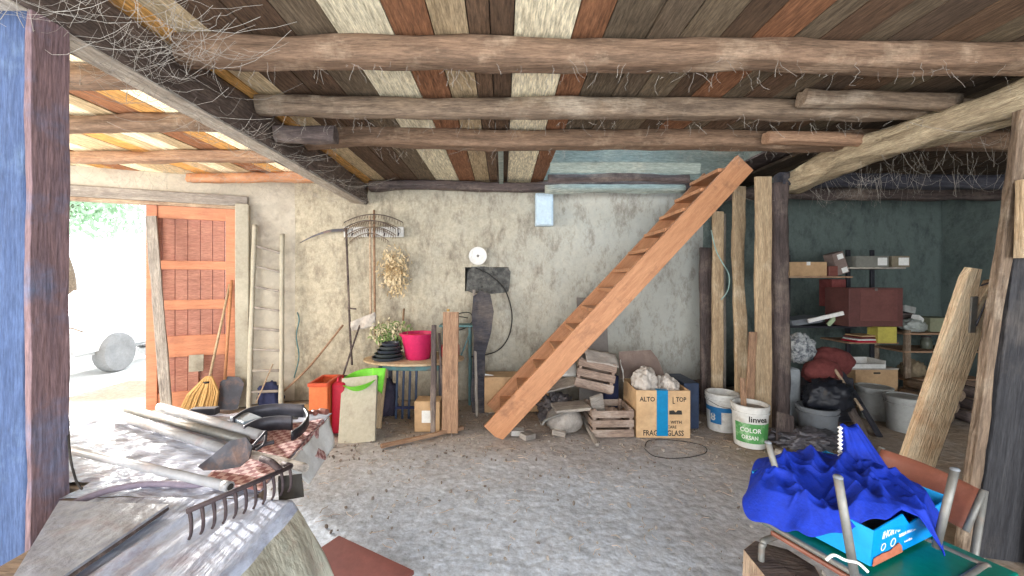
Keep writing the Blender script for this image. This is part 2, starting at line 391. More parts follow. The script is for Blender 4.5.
def cardbox(name, c, s, m, label, cat='box', rz=0, tilt=(0,0), tape=None, lab=None, open_=False):
    """closed carton with flap seam, tape and label parts; c = base centre"""
    mw = Matrix.Translation(V(c)) @ Euler((tilt[0],tilt[1],rz)).to_matrix().to_4x4()
    bm = bmesh.new()
    if open_:
        w,d,h = s; t=.006
        add_box(bm,(0,0,t/2),(w,d,t))
        for sx in(-1,1): add_box(bm,(sx*(w/2-t/2),0,h/2),(t,d,h))
        for sy in(-1,1): add_box(bm,(0,sy*(d/2-t/2),h/2),(w-2*t,t,h))
    else: add_box(bm,(0,0,s[2]/2),s,None,.004)
    o = tag(bmo(name, bm, m, None, mw), label, cat)
    if tape: 
        bm = bmesh.new(); add_box(bm,(0,0,s[2]+.0008),(.045,s[1]+.002,.001)); add_box(bm,(0,-s[1]/2-.0008,s[2]*.88),(.045,.001,s[2]*.24)); bmo('packing_tape',bm,tape,o,mw)
    if lab:
        lx,lz,lw,lh = lab
        bm = bmesh.new(); add_box(bm,(lx*s[0],-s[1]/2-.001,lz*s[2]),(lw,.0015,lh)); bmo('paper_label',bm,whitep,o,mw)
    return o
WORLD,REAR,LEFT,HATCH,DOOR,SUN,EXPO=3.0,290,200,9,200,9,0.14
# ================================================================ SETTING
def grid_plane(name, x0,x1,y0,y1,z,m,nx,ny,amp=0,freq=1.2):
    bm = bmesh.new(); g=[]
    for j in range(ny+1):
        row=[]
        for i in range(nx+1):
            x=x0+(x1-x0)*i/nx; y=y0+(y1-y0)*j/ny
            row.append(bm.verts.new((x,y,z+amp*(noise.noise(V((x*freq,y*freq,0)))+.5*noise.noise(V((x*freq*4,y*freq*4,3))))-amp)))
        g.append(row)
    for j in range(ny):
        for i in range(nx): bm.faces.new((g[j][i],g[j][i+1],g[j+1][i+1],g[j+1][i]))
    return bmo(name,bm,m,None,None,True)
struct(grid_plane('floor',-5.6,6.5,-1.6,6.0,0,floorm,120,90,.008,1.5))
o = grid_plane('ground_outside',-30,20,-25,40,-.10,outm,10,10); struct(o)

def wallgrid(name, a, b, z0, z1, m, amp=.012, holes=(), thick=.25, n=None, seed=0):
    """wall from a to b (xy), front surface noisy; holes in metres along the wall (s0,s1,z0,z1)"""
    a=V((*a,0)); b=V((*b,0)); L=(b-a).length; d=(b-a)/L; nr=V((d.y,-d.x,0))   # towards camera when a is left
    xs=sorted(set([round(L*i/max(2,int(L/.12)),4) for i in range(max(2,int(L/.12))+1)]+[h[k] for h in holes for k in (0,1)]))
    zs=sorted(set([round(z0+(z1-z0)*i/max(2,int((z1-z0)/.12)),4) for i in range(max(2,int((z1-z0)/.12))+1)]+[h[k] for h in holes for k in (2,3)]))
    bm=bmesh.new(); vf={}; 
    def vert(i,j,back):
        k=(i,j,back)
        if k not in vf:
            p=a+d*xs[i]+V((0,0,zs[j])); 
            if back: p-=nr*thick
            else: p+=nr*amp*(noise.noise(p*1.3+V((seed,0,0)))+.6*noise.noise(p*5))
            vf[k]=bm.verts.new(p)
        return vf[k]
    def hole(i,j):
        if i<0 or j<0 or i>=len(xs)-1 or j>=len(zs)-1: return True
        x=(xs[i]+xs[i+1])/2; z=(zs[j]+zs[j+1])/2
        return any(h[0]<x<h[1] and h[2]<z<h[3] for h in holes)
    for i in range(len(xs)-1):
        for j in range(len(zs)-1):
            if hole(i,j): continue
            bm.faces.new([vert(i,j,0),vert(i+1,j,0),vert(i+1,j+1,0),vert(i,j+1,0)])
            bm.faces.new([vert(i,j,1),vert(i,j+1,1),vert(i+1,j+1,1),vert(i+1,j,1)])
            for di,dj,e in((-1,0,((i,j),(i,j+1))),(1,0,((i+1,j),(i+1,j+1))),(0,-1,((i,j),(i+1,j))),(0,1,((i,j+1),(i+1,j+1)))):
                if hole(i+di,j+dj):
                    (p,q),(r_,s_)=e
                    bm.faces.new([vert(p,q,0),vert(r_,s_,0),vert(r_,s_,1),vert(p,q,1)])
    return struct(bmo(name,bm,m,None,None,True))
CZ = 2.71
# back wall with a shallow dark niche hole behind the plate
o=wallgrid('wall_back',(-2.6,5.0),(2.62,5.0),0,CZ,wallm,.02,holes=[(2.6-.475,2.6+.07,1.36,1.66)],thick=.22)
o.data.shade_smooth(); o.data.set_sharp_from_angle(angle=R(50))
struct(box('trim_niche',(-.2,5.21,1.5),(.62,.05,.4),mat('niche painted shade',(.15,.15,.14),(.05,.05,.05),scale=14,contrast=.4,bump=1.0,c3=(.03,.03,.03),spots=9),None))
prism('trim_nicheshade',[(-.27,-.13),(-.25,.10),(-.20,.165),(-.05,.17),(.10,.15),(.25,.155),(.285,.10),(.27,-.08),(.24,-.155),(.02,-.175),(-.2,-.16)],.012,MATS['niche painted shade'],None,Matrix.Translation((-.19,4.985,1.5)))['kind']='structure'  # flat dark patch over the recess, its shade put into the colour
# angled wall holding the doorway
A=V((-2.6,5.0,0)); DD=V((-1,-.4,0)).normalized()
def DW(s, off=0, z=0):       # s metres left from the corner, off towards the room
    n=V((.4,-1,0)).normalized()
    return A+DD*s+n*off+V((0,0,z))
s_r=0.60; s_leaf=1.50; s_l=2.75
L=3.0
pa=DW(L)
o=wallgrid('wall_door_side',(pa.x,pa.y),(A.x,A.y),0,CZ,walldoor,.012,holes=[(L-s_l,L-s_r,0,2.38)],thick=.22)
o.data.set_sharp_from_angle(angle=R(50))
wallgrid('wall_left',(-5.45,-1.6),(-5.45,3.9),0,CZ,walldoor,.02,thick=.2)
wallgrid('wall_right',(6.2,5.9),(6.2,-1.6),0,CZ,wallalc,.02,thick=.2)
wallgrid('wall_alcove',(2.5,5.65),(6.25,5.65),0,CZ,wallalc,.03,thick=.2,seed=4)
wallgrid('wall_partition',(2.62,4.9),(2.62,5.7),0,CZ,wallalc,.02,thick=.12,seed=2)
# rear wall with wide open barn gateway behind the viewer
wallgrid('wall_rear',(6.3,-1.6),(-5.5,-1.6),0,CZ,walldoor,.01,holes=[(1.4,11.3,0,2.55)],thick=.2)

# ceiling planks
pal={'w':(.68,.66,.58),'c':(.58,.52,.42),'o':(.42,.29,.205),'b':(.30,.235,.185),'d':(.26,.215,.175),'g':(.34,.30,.245),'y':(.56,.43,.25),'l':(.52,.47,.38),'r':(.38,.27,.20)}
k=1.73/400
edges=[174,219,267,316,380,425,465,489,515,582,618,668,705,752,790,838,870,915,950,1000,1050,1100,1160,1210,1270,1330,1400]
cols='dbclocbdwogggdgoggdbggdgdg'
cols='bbcworcbbwoggbgobgdbggdbdg'[:0]+'bbgwocbbwogggbogbgdbgddgdb'
bm=bmesh.new(); tl=bm.loops.layers.color.new('tint')
def plank(x0,x1,y0,y1,col,z=CZ,t=.03,jit=.004):
    n0=len(bm.verts); dz=random.uniform(-jit,jit)
    r=bmesh.ops.create_cube(bm,size=1,matrix=Matrix.Translation(((x0+x1)/2,(y0+y1)/2,z+t/2+dz))@Matrix.Diagonal((x1-x0-.006,y1-y0,t,1)))
    f=random.uniform(.88,1.1)
    for fc in {f_ for v in r['verts'] for f_ in v.link_faces}:
        for lp in fc.loops: lp[tl]=(col[0]*f,col[1]*f,col[2]*f,1)
for i in range(len(edges)-1):
    x0=(edges[i]-503)*k; x1=(edges[i+1]-503)*k
    c=pal[cols[i]]
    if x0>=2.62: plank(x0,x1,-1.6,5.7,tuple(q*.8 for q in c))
    elif x0>.42: plank(x0,x1,-1.6,3.7,c); 
    else: plank(x0,x1,-1.6,5.05,c)
    if x0>.42 and x0<2.62: plank(x0,x1,4.97,5.2,pal['g'])
lc='lywlcwyolwcyllwoywlcyo'; x=-1.42; i=0
while x>-5.6:
    w=random.uniform(.15,.21); plank(x-w,x,-1.6,5.3,tuple(q*1.35 for q in pal[lc[i%len(lc)]])); x-=w; i+=1  # left bay tints raised, door light put into the plank colour
x=(1400-503)*k
while x<6.3: plank(x,x+.2,-1.6,5.7,pal['d']); x+=.2
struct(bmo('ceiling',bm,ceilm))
bm=bmesh.new()
for q in ((-2.63,2.9,-1.6,5.0) ,): pass
add_box(bm,(-2.6,1.9,2.80),(6.1,7.0,.02)); add_box(bm,(4.5,2.0,2.80),(3.7,7.4,.02)); add_box(bm,(1.55,1.02,2.80),(2.25,5.3,.02)); bmo('ceiling_gap_blocker',bm,W_dark)['kind']='structure'  # added sheet above the planks, keeps sky from showing through the gaps
# loft boards seen above the stair hatch, and the loft itself
bm=bmesh.new()
for q in range(9): add_box(bm,(1.6,3.5+q*.2,3.35+q*.0),(3.2,.192,.03),None,.003)
struct(bmo('ceiling_loft',bm,W_green))
struct(box('trim_1',(-.02,4.6,3.0),(.05,2.2,.7),W_green)); struct(box('trim_2',(3.2,4.6,3.0),(.05,2.2,.7),W_green)); struct(box('trim_3',(1.6,5.3,3.05),(3.3,.05,.62),W_green))

# ---------------- roof timbers
beam_o=[]
def joist(name,p0,p1,w,h,m,label,rough=.010,wob=.03,cat='beam',**kw):
    o=beam(name,p0,p1,w,h,m,None,rough=rough,corner=kw.pop('corner',.30),wob=wob,**kw); tag(o,label,cat); return o
def jz(px,py,Y): return P(px,py,Y)
joist('ceiling_joist',(-1.60,2.00,2.64),(6.1,2.13,2.64),.15,.13,W_joist,'long brown ceiling joist nearest the viewer, spanning the full room width')
joist('ceiling_joist',(-1.60,2.62,2.65),(6.1,2.78,2.65),.13,.12,W_old,'second long ceiling joist counted from the viewer')
joist('ceiling_joist',(-1.60,3.24,2.645),(6.1,3.32,2.645),.17,.14,W_joist,'third long ceiling joist, just in front of the stair hatch')
joist('ceiling_joist',(-1.62,4.86,2.64),(2.68,4.88,2.64),.12,.11,W_dark,'thin dark joist lying along the top of the rear plaster wall')
joist('ceiling_joist',(-1.88,2.27,2.64),(-5.3,2.27,2.64),.12,.12,W_joist,'short joist left of the dark girder, nearest the viewer')
joist('ceiling_joist',(-1.88,2.92,2.645),(-5.3,2.92,2.645),.12,.12,W_joist,'short joist left of the dark girder, second from the viewer')
joist('ceiling_joist',(-1.88,3.72,2.65),(-4.9,3.72,2.65),.11,.10,W_mid,'reddish short joist left of the dark girder, above the doorway side')
joist('ceiling_joist',(-1.88,4.48,2.65),(-3.5,4.48,2.65),.11,.10,W_or,'short orange joist left of the girder, closest to the doorway wall')
joist('joist_stub',(-1.62,2.86,2.55),(-1.2,2.88,2.55),.11,.11,W_dark,'short dark joist end poking past the left girder under the second joist')
joist('joist_stub',P(800,98,2.55),P(955,104,2.55),.10,.09,W_old,'grey timber offcut laid above the pale hewn girder, nearer one')
joist('joist_stub',P(765,139,3.12),P(870,142,3.12),.10,.09,W_mid,'brown timber offcut with a sawn end beside the third joist')
joist('main_girder',(-1.72,.25,2.575),(-1.76,4.97,2.565),.16,.24,W_girdL,'dark cobwebbed girder running from the pillar to the rear wall',rough=.012,corner=.15,wob=.02)
joist('hewn_girder',(2.92,.6,2.515),(2.90,4.10,2.495),.22,.19,W_hewn,'pale roughly hewn girder resting on the timber post by the shelves',rough=.03,wob=.06,nscale=4,segs=70,ends=.08,corner=.3)
joist('alcove_beam',(2.75,4.0,2.5),(6.1,4.15,2.5),.14,.14,W_black,'blackened beam crossing the dark alcove ceiling')
joist('alcove_beam',(2.75,4.9,2.55),(6.1,4.9,2.55),.14,.14,W_dark,'dark beam at the very rear of the alcove ceiling')
gird=[o for o in bpy.data.objects if o.name.startswith('main_girder')][0]
o_=beam('web_covered_underside',(-1.725,.3,2.449),(-1.765,4.9,2.440),.135,.008,mat('dusty pale web coat',(.56,.50,.42),(.30,.25,.2),scale=5,stretch=(1,5,1),bump=.6,grain=.3),None,rough=.004,seed=3)
o_.parent=gird; o_.matrix_parent_inverse=gird.matrix_basis.inverted()
# logs in the hatch
joist('hatch_log',P(548,178,4.3),P(688,180,4.3),.085,.085,W_dark,'brown round log crossing the stair hatch',corner=.5)
joist('hatch_log',P(545,190,4.55),P(684,189,4.55),.10,.10,W_green,'grey green log crossing the stair hatch below the brown one',corner=.5)
joist('hatch_board',P(550,167,3.85),P(700,168,3.85),.03,.10,W_green,'grey green board closing the front of the stair hatch',rough=.003,corner=.1,up=(0,-.3,1))

# left foreground pillar
pl=thing('timber_pillar',(-1.9,1.47,0),'huge blue and pink painted timber pillar standing beside the covered tables','pillar')
beam('pillar_body',(-1.905,1.465,0),(-1.905,1.465,2.45),.46,.13,bluepil,pl,up=(0,-1,0),rough=.008,corner=.06)
beam('worn_face',(-1.667,1.466,0.0),(-1.667,1.466,2.45),.022,.125,pinkpil,pl,up=(0,-1,0),rough=.004,corner=.1)
blackpost=wood('dark post timber',(.055,.055,.06),(.02,.02,.024),c3=(.09,.08,.075))  # near-black tone, darker than the other timber
# right foreground post
rp=thing('timber_post',(2.62,2.13,0),'dark leaning post with a pale sawn edge at the right, beside the chairs','post')
beam('post_body',(2.755,2.17,0),(3.08,2.17,2.42),.50,.10,blackpost,rp,up=(0,-1,0),rough=.006,corner=.08)
beam('sawn_edge',(2.45,2.14,0),(2.775,2.14,2.40),.055,.045,W_old,rp,up=(0,-1,0),rough=.006,corner=.15)
beam('nailed_board',(2.79,2.07,.0),(2.88,2.07,1.15),.13,.03,W_dark,rp,up=(0,-1,0))
beam('pale_block',P(1030,258,2.06),P(1031,180,2.06),.12,.05,W_pale,rp,up=(0,-1,0))

# mid posts
def post(name,px0,py0,px1,py1,Y0,Y1,w,d,m,label,cat='plank',**kw):
    return tag(beam(name,P(px0,py0,Y0),P(px1,py1,Y1),w,d,m,None,up=(0,-1,0),**kw),label,cat)
post('support_post',780,430,777,184,4.02,4.02,.145,.16,W_dark,'dark timber post holding the pale girder beside the shelves','post',rough=.01)
post('upright_plank',763,427,763,177,3.92,3.92,.155,.04,W_pale,'tallest pale plank leaning on the dark post, beside the green pail')
post('upright_plank',741,425,738,187,4.05,4.45,.125,.05,W_pale,'grey tan plank standing between the orange edged plank and the tallest one',rough=.008,wob=.02)
post('upright_plank',717,416,718,212,4.3,4.6,.12,.05,W_pale,'plank with an orange edge standing behind the white pail')
post('upright_plank',707,412,705,248,4.5,4.75,.13,.05,W_dark,'dark brown plank at the end of the plaster wall',rough=.008)
post('upright_plank',724,414,724,214,4.4,4.72,.035,.03,W_grey,'thin pale batten beside the orange edged plank')
post('leaning_offcut',749,412,753,332,3.87,3.87,.075,.025,W_mid,'short reddish board leaning behind the green pail')
post('leaning_offcut',784,447,785,414,3.58,3.68,.16,.025,W_dark,'square dark offcut leaning on the foot of the dark post')
post('wedge_block',775,452,802,462,3.38,3.25,.07,.06,W_grey,'small grey wood block lying by the green pail','block')
tag(tube('cord',[P(711,230,4.28),P(716,250,4.27),P(722,262,4.26),P(729,275,4.26),P(728,290,4.25),P(721,300,4.26)],.006,tealw),'pale teal cord hanging on the orange edged plank','cord')

# ---------------- stair
st=thing('loft_stair',(.1,3.75,0),'orange open tread wooden stair rising to the loft hatch','stair')
sA=P(501,441,3.78); sA.z=.0; sB=V((2.40,3.98,2.66))
dirv=(sB-sA).normalized(); perp=V((dirv.z,0,-dirv.x)).normalized()
wS=.66
def stringer(off):
    p0=sA+V((0,off,0))-dirv*.12+V((0,0,.14)) ; p1=sB+V((0,off,0))
    o=beam('stringer',p0,p1,.045,.215,W_or,st,up=(-dirv.z,0,dirv.x),rough=.001,corner=.06)
    for v in o.data.vertices:
        w=o.matrix_basis@v.co
        if w.z<0.003: 
            # slide up along stringer direction
            tt=(0.003-w.z)/dirv.z; v.co.x+=tt
    return o
stringer(0); stringer(wS)
n=13
for i in range(n):
    z=.2+i*.2; t=(z-.05)/2.66
    c=sA+(sB-sA)*t+V((-.035,0,0))
    bm=bmesh.new(); add_box(bm,(0,0,0),(.215,wS-.05,.036),None,.004)
    bmo('tread',bm,W_or,st,Matrix.Translation(V((c.x-.01,c.y+wS/2,z))))

# ---------------- door
dr=thing('door_1',DW(1.05),'orange ledged wooden door leaf with an arched bottom panel','door'); dr['kind']='structure'
def dbox(name,s0,s1,z0,z1,off,t,m,bev=.004):
    c=(DW(s0,off)+DW(s1,off))/2; c.z=(z0+z1)/2
    return box(name,c,(abs(s1-s0),t,z1-z0),m,dr,rot=(0,0,math.atan2(.4,1)),bev=bev)
bm=bmesh.new()
ns=7; w=(s_leaf-s_r-.06)/ns
for i in range(ns):
    s=s_r+.03+w*(i+.5); add_box(bm,(-(s-1.05),0,1.2),(w-.006,.03,2.28),None,.003)
bmo('door_boards',bm,doorm2,dr,Matrix.Translation(DW(1.05,-.06))@Euler((0,0,math.atan2(.4,1))).to_matrix().to_4x4())
for z0,z1 in((.04,.22),(.62,.86),(1.16,1.27),(1.62,1.72),(2.2,2.34)): dbox('ledge',s_r+.04,s_leaf-.02,z0,z1,-.03,.035,doorm)
dbox('stile',s_r+.03,s_r+.13,.04,2.34,-.012,.03,doorm); dbox('stile',s_leaf-.12,s_leaf-.02,.04,2.34,-.012,.03,doorm)
dbox('stile',1.05-.05,1.05+.05,.22,.62,-.03,.03,doorm2)
fr=thing('trim_doorframe',DW(.55),'pale cement door post and timber lintel','door frame'); fr['kind']='structure'
def fbox(name,s0,s1,z0,z1,off,t,m):
    c=(DW(s0,off)+DW(s1,off))/2; c.z=(z0+z1)/2
    return box(name,c,(abs(s1-s0),t,z1-z0),m,fr,rot=(0,0,math.atan2(.4,1)),bev=.01)
fbox('jamb',s_r-.12,s_r+.02,0,2.40,.04,.10,cream)
fbox('lintel_board',s_r-.1,s_l+.1,2.38,2.50,.01,.06,W_grey)
fbox('ledge_board',s_r-.1,s_l+.1,2.34,2.38,-.02,.10,W_log)
# outside: car, tree, low wall
car=thing('parked_car',(-6.6,6.6,0),'sunlit white car parked outside the doorway','car')
cx=P(108,352,7.0)
prof=[(-2.1,.35),(-2.1,.75),(-1.6,.95),(-.9,1.02),(-.35,1.42),(.9,1.45),(1.6,1.05),(2.0,.95),(2.05,.4)]
Mc=Matrix.Translation((-7.69,8.28,-.1))@Euler((0,0,R(95))).to_matrix().to_4x4()
bm=bmesh.new(); vs=[bm.verts.new((x,-.8,z)) for x,z in prof]; f=bm.faces.new(vs); r=bmesh.ops.extrude_face_region(bm,geom=[f])
for v in r['geom']:
    if isinstance(v,bmesh.types.BMVert): v.co.y+=1.6
bmesh.ops.bevel(bm,geom=list(bm.edges),offset=.06,segments=3,affect='EDGES'); 
car.location=(-7.69,8.28,-.1)
bmo('car_body',bm,bright,car,Mc,True)
prism('side_window',[(-.75,1.03),(-.3,1.34),(.85,1.37),(1.3,1.05)],1.62,glassdk,car,Mc)
for sx in(-1.35,1.35):
    for sy in(-.78,.78):
        lathe('wheel',[(0,-.1),(.2,-.1),(.22,-.11),(.32,-.1),(.34,-.06),(.34,.06),(.32,.1),(.22,.11),(.2,.1),(0,.1)],Mc@V((sx,sy,.34)),tyre,car,n=24,rot=(R(90),0,R(95)))
tr=thing('garden_tree',(-10.5,9.6,-.1),'green tree seen outside through the doorway','tree')
tube('trunk',[(-10.5,9.6,-.1),(-10.4,9.6,1.4),(-10.6,9.5,2.6),(-10.3,9.6,3.4)],[.12]*19,leafg and W_old,tr,n=8)
def leaves(name,c,s,n,m,parent,ls=.05,kind=True):
    bm=bmesh.new()
    for i in range(n):
        d=V((random.gauss(0,.4),random.gauss(0,.4),random.gauss(0,.4)))
        if d.length>1: d.normalize()
        p=V((d.x*s[0],d.y*s[1],d.z*s[2])); M=Matrix.Translation(p)@Euler([random.uniform(0,6.3) for _ in range(3)]).to_matrix().to_4x4()
        a=ls*random.uniform(.6,1.3)
        vs=[bm.verts.new(M@V(q)) for q in((-a,0,0),(-a*.2,a*.45,a*.1),(a,0,0),(-a*.2,-a*.45,a*.1))]; bm.faces.new(vs)
    return bmo(name,bm,m,parent,Matrix.Translation(V(c)))
leaves('foliage',(-9.9,9.6,3.3),(1.2,1.2,.9),900,mat('sun bleached leaves',(.45,.60,.42),(.35,.5,.33),bump=0),tr,.10)  # leaf colour paled to look overexposed
# twigs near pillar
tw=tag(tube('dry_twig',[(-4.62,3.9,0.0),(-4.60,3.95,.5),(-4.5,3.96,.9),(-4.35,3.98,1.02),(-4.2,4.0,.98)],[.006]*25,W_old),'thin dry twig standing in the doorway by the pillar','twig')
# ================================================================ WALL ITEMS, LEFT HALF
def add_ladder():
    l=thing('ladder',DW(.35,.2),'narrow grey wooden ladder leaning on the wall beside the door','ladder')
    b0=DW(.44,.30); b1=DW(.42,.08,2.16); c0=DW(.11,.34); c1=DW(.13,.08,2.06)
    beam('rail',b0,b1,.05,.045,cream,l,up=(0,-1,0),rough=.003,corner=.4); beam('rail',c0,c1,.05,.045,cream,l,up=(0,-1,0),rough=.003,corner=.4)
    for i in range(8):
        t=.10+i*.112
        beam('rung',b0.lerp(b1,t),c0.lerp(c1,t),.022,.03,W_grey,l,rough=.002,corner=.4)
add_ladder()
tag(beam('gate_bar',DW(1.17,.34),DW(1.40,.10,2.2),.10,.03,W_grey,None,up=(.4,-1,0),rough=.004),'grey weathered plank leaning in front of the orange door','plank')
# broom
br=thing('straw_broom',DW(.92,.3),'straw broom standing head down against the orange door','broom')
tube('handle',[DW(.83,.22,.42),DW(.68,.04,1.45)],.014,W_pale,br,n=8,sm=False)
bm=bmesh.new()
for i in range(260):
    a=random.uniform(-1,1); b=random.uniform(-1,1); top=DW(.84+a*.03,.22+b*.02,.42); bot=DW(.93+a*.17+random.uniform(-.015,.015),.30+b*.05,.005+random.uniform(0,.03)+abs(a)*.02)
    mid=top.lerp(bot,.45)+DD*(a*.05); tube_bm(bm,[top,mid,bot],.0045,4)
o=bmo('bristles',bm,straw,br)
tube('binding',[DW(.80,.20,.36),DW(.85,.26,.36),DW(.90,.22,.36)],.012,blkpl,br)
# shovel
sh=thing('shovel',DW(.72,.2),'grey steel shovel with a pale handle leaning beside the straw broom','shovel')
tube('handle',[DW(.70,.17,.36),DW(.66,.05,1.5)],.016,W_or,sh,n=8,sm=False)
Msh=Matrix.Translation(DW(.68,.2,.02))@Euler((R(-8),0,math.atan2(.4,1))).to_matrix().to_4x4()@Euler((0,R(10),0)).to_matrix().to_4x4()
prism('blade',[(-.11,.02),(-.12,.30),(-.06,.37),(.06,.37),(.12,.30),(.11,.02),(.06,0),(-.06,0)],.006,blade,sh,Msh)
tag(box('paper_scrap',DW(1.0,.06,.55),(.14,.01,.19),cream,None,rot=(R(-4),0,math.atan2(.4,1))),'small pale square board against the foot of the orange door','board')
# teal hand tool & stick
tag(tube('cable',[DW(-.03,.05,1.1),DW(-.05,.05,1.0),DW(-.02,.06,.8),DW(-.05,.07,.55),DW(.0,.1,.3)],.008,teal),'teal cord hanging on the wall right of the ladder','cord')
tag(tube('long_stick',[P(284,391,4.72),P(310,366,4.8),P(343,325,4.95)],.012,W_mid),'thin long stick leaning diagonally on the plaster wall','stick')
tag(tube('thin_rod',[P(256,403,4.4),P(273,364,4.55)],.007,W_log,sm=False),'thin pale rod leaning behind the ladder','rod')
tag(beam('white_batten',PF(285,392)+V((0,0,.02)),PF(318,399)+V((0,-.05,.02)),.03,.025,cream),'white batten lying on the floor by the ladder, further from the viewer','batten')
tag(beam('white_batten',PF(262,408)+V((0,0,.02)),PF(312,402)+V((0,-.15,.02)),.03,.025,W_grey),'grey batten lying on the floor, nearer than the white one','batten')
tag(blob('debris_sack',P(272,392,4.75)-V((.02,.0,.06)),(.30,.14,.36),navy,None,folds=.3),'dark blue rag heap at the foot of the ladder','rag')

# wall board with rakes
wb=thing('hook_board',P(374,232,4.97),'whitish wooden board with metal hooks screwed to the wall','board')
box('backboard',P(374,232,4.945),(.74,.03,.125),white,wb)
for px in (352,368,384,398):
    tube('hook',[P(px,228,4.94),P(px,233,4.90),P(px,236,4.88),P(px+1,233,4.86)],.006,iron,wb,n=6)
def fan_rake(px,py,hx,lab,spread,Y,m,by):
    top=P(px,py,Y); rk=thing('hay_rake',top,lab,'rake')
    tube('handle',[P(px,py-3,Y),P((px+hx)/2,(py+by)/2,Y+.0),P(hx,by,Y)],.014,m,rk,n=8)
    for row,(dz,w) in enumerate(((0,1.0),(.09,.9),(.17,.75))):
        pts=[]
        for k in range(-8,9):
            u=k/8; pts.append(top+V((u*spread*w,-.02,-.02-dz*.9-.10*u*u)))
        if row==0: tube('arc',pts,.006,W_dark,rk,n=6,sm=False)
        bm=bmesh.new()
        for k in range(-11,12):
            u=k/11; q=top+V((u*spread*w,-.02,-.02-dz*.9-.10*u*u)); 
            tube_bm(bm,[q,q+V((u*.01,-.03,-.05))],.003,4)
        tube_bm(bm,pts,.005,5)
        bmo('tine_row',bm,W_old,rk)
fan_rake(374,213,375,'wooden hay rake with arched head hung highest on the hook board',.36,4.90,W_mid,340)
fan_rake(370,219,371,'second hay rake with the paler handle hung on the hook board',.31,4.80,W_log,338)
# scythe
sc=thing('scythe',P(347,235,4.9),'old scythe hung left of the hook board, curved blade pointing left','scythe')
tube('shaft',[P(346,228,4.9),P(348,280,4.9),P(350,330,4.88),P(352,365,4.85)],.014,W_dark,sc)
tube('hand_grip',[P(348,308,4.9),P(356,309,4.86)],.009,W_dark,sc,sm=False)
bpts=smoothpts([P(346,230,4.9),P(330,231,4.9),P(314,236,4.92),P(300,243,4.95)],8)
bm=bmesh.new(); up=[];lo=[]
for i,p in enumerate(bpts):
    w=.035*(1-(i/len(bpts))**1.5)+.004; up.append(bm.verts.new(p+V((0,0,w/2)))); lo.append(bm.verts.new(p-V((0,0,w/2))))
for i in range(len(up)-1): bm.faces.new((up[i],up[i+1],lo[i+1],lo[i]))
o=bmo('blade',bm,blade,sc); md=o.modifiers.new('t','SOLIDIFY'); md.thickness=.006
# dried bunch
db=thing('dried_bunch',P(395,262,4.9),'bunch of dried cream flowers hanging upside down on the wall','dried flowers')
leaves('petals',P(395,272,4.88),(.22,.07,.34),620,mat('pale dried petals',(.80,.68,.46),(.58,.42,.22),bump=0),db,.027)
bm=bmesh.new()
for i in range(16):
    a=P(394+random.uniform(-1,1),252,4.93); tube_bm(bm,[a,P(395+random.uniform(-8,8),275+random.uniform(-8,20),4.88)],.0025,4)
bmo('stems',bm,W_log,db)
# plate
pt=lathe('wall_plate',[(0,.012),(.05,.012),(.085,.022),(.11,.03),(.112,.026),(.085,.012),(.05,.0),(0,.0)],P(478,256,4.955),mat('white glazed enamel',(.82,.81,.78),(.74,.73,.70),rough=.25,bump=0),rot=(R(90),0,0)); tag(pt,'round white enamel lid hanging on the wall above the niche','lid')
lathe('knob',[(0,.045),(.012,.043),(.016,.036),(.010,.028),(.010,.01),(0,.01)],P(478,256,4.955),steel,pt,rot=(R(90),0,0),n=16)
tag(tube('cable',[P(476,268,4.95),P(490,275,4.9),P(505,290,4.93),P(512,315,4.95),P(508,338,4.93),P(495,352,4.9),P(470,357,4.88)],.007,wire),'black cable looping down the wall from the niche','cable')
tag(tube('cable',[P(448,322,4.9),P(458,314,4.86),P(470,313,4.88),P(472,322,4.9),P(460,330,4.9),P(450,326,4.88),P(456,317,4.86),P(468,318,4.87)],.006,wire),'coiled black cable hung on the wall above the teal frame','cable')
# electric box
eb=thing('mounted_box',P(544,209,4.93),'small pale blue box fixed high on the wall under the hatch','box')
pb=mat('pale blue box paint',(.55,.66,.74),(.46,.58,.66),rough=.5,bump=.05)
box('housing',P(544,210,4.92),(.22,.10,.40),pb,eb,bev=.012); box('cover',P(544,210,4.865),(.19,.02,.36),pb,eb,bev=.008)

# ================================================================ TABLE AGAINST THE WALL AND CLUTTER
T=P(415,418,4.3); T.z=0
TZ=.645
rt=thing('round_table',(-.95,4.42,0),'low table with a worn pale round top against the rear wall','table')
lathe('tabletop',[(0,0),(.43,0),(.45,.006),(.45,.024),(.43,.03),(0,.03)],(-.98,4.42,TZ-.03),W_pale,rt,n=48,sx=1.22,sy=.8)
for x,y in((-1.30,4.25),(-.66,4.25),(-1.30,4.62),(-.66,4.62)): beam('leg',(x,y,0),(x,y,TZ-.03),.045,.045,iron,rt,rough=.002,corner=.3)
beam('apron',(-1.3,4.25,TZ-.07),(-.66,4.25,TZ-.07),.03,.07,teal,rt); 
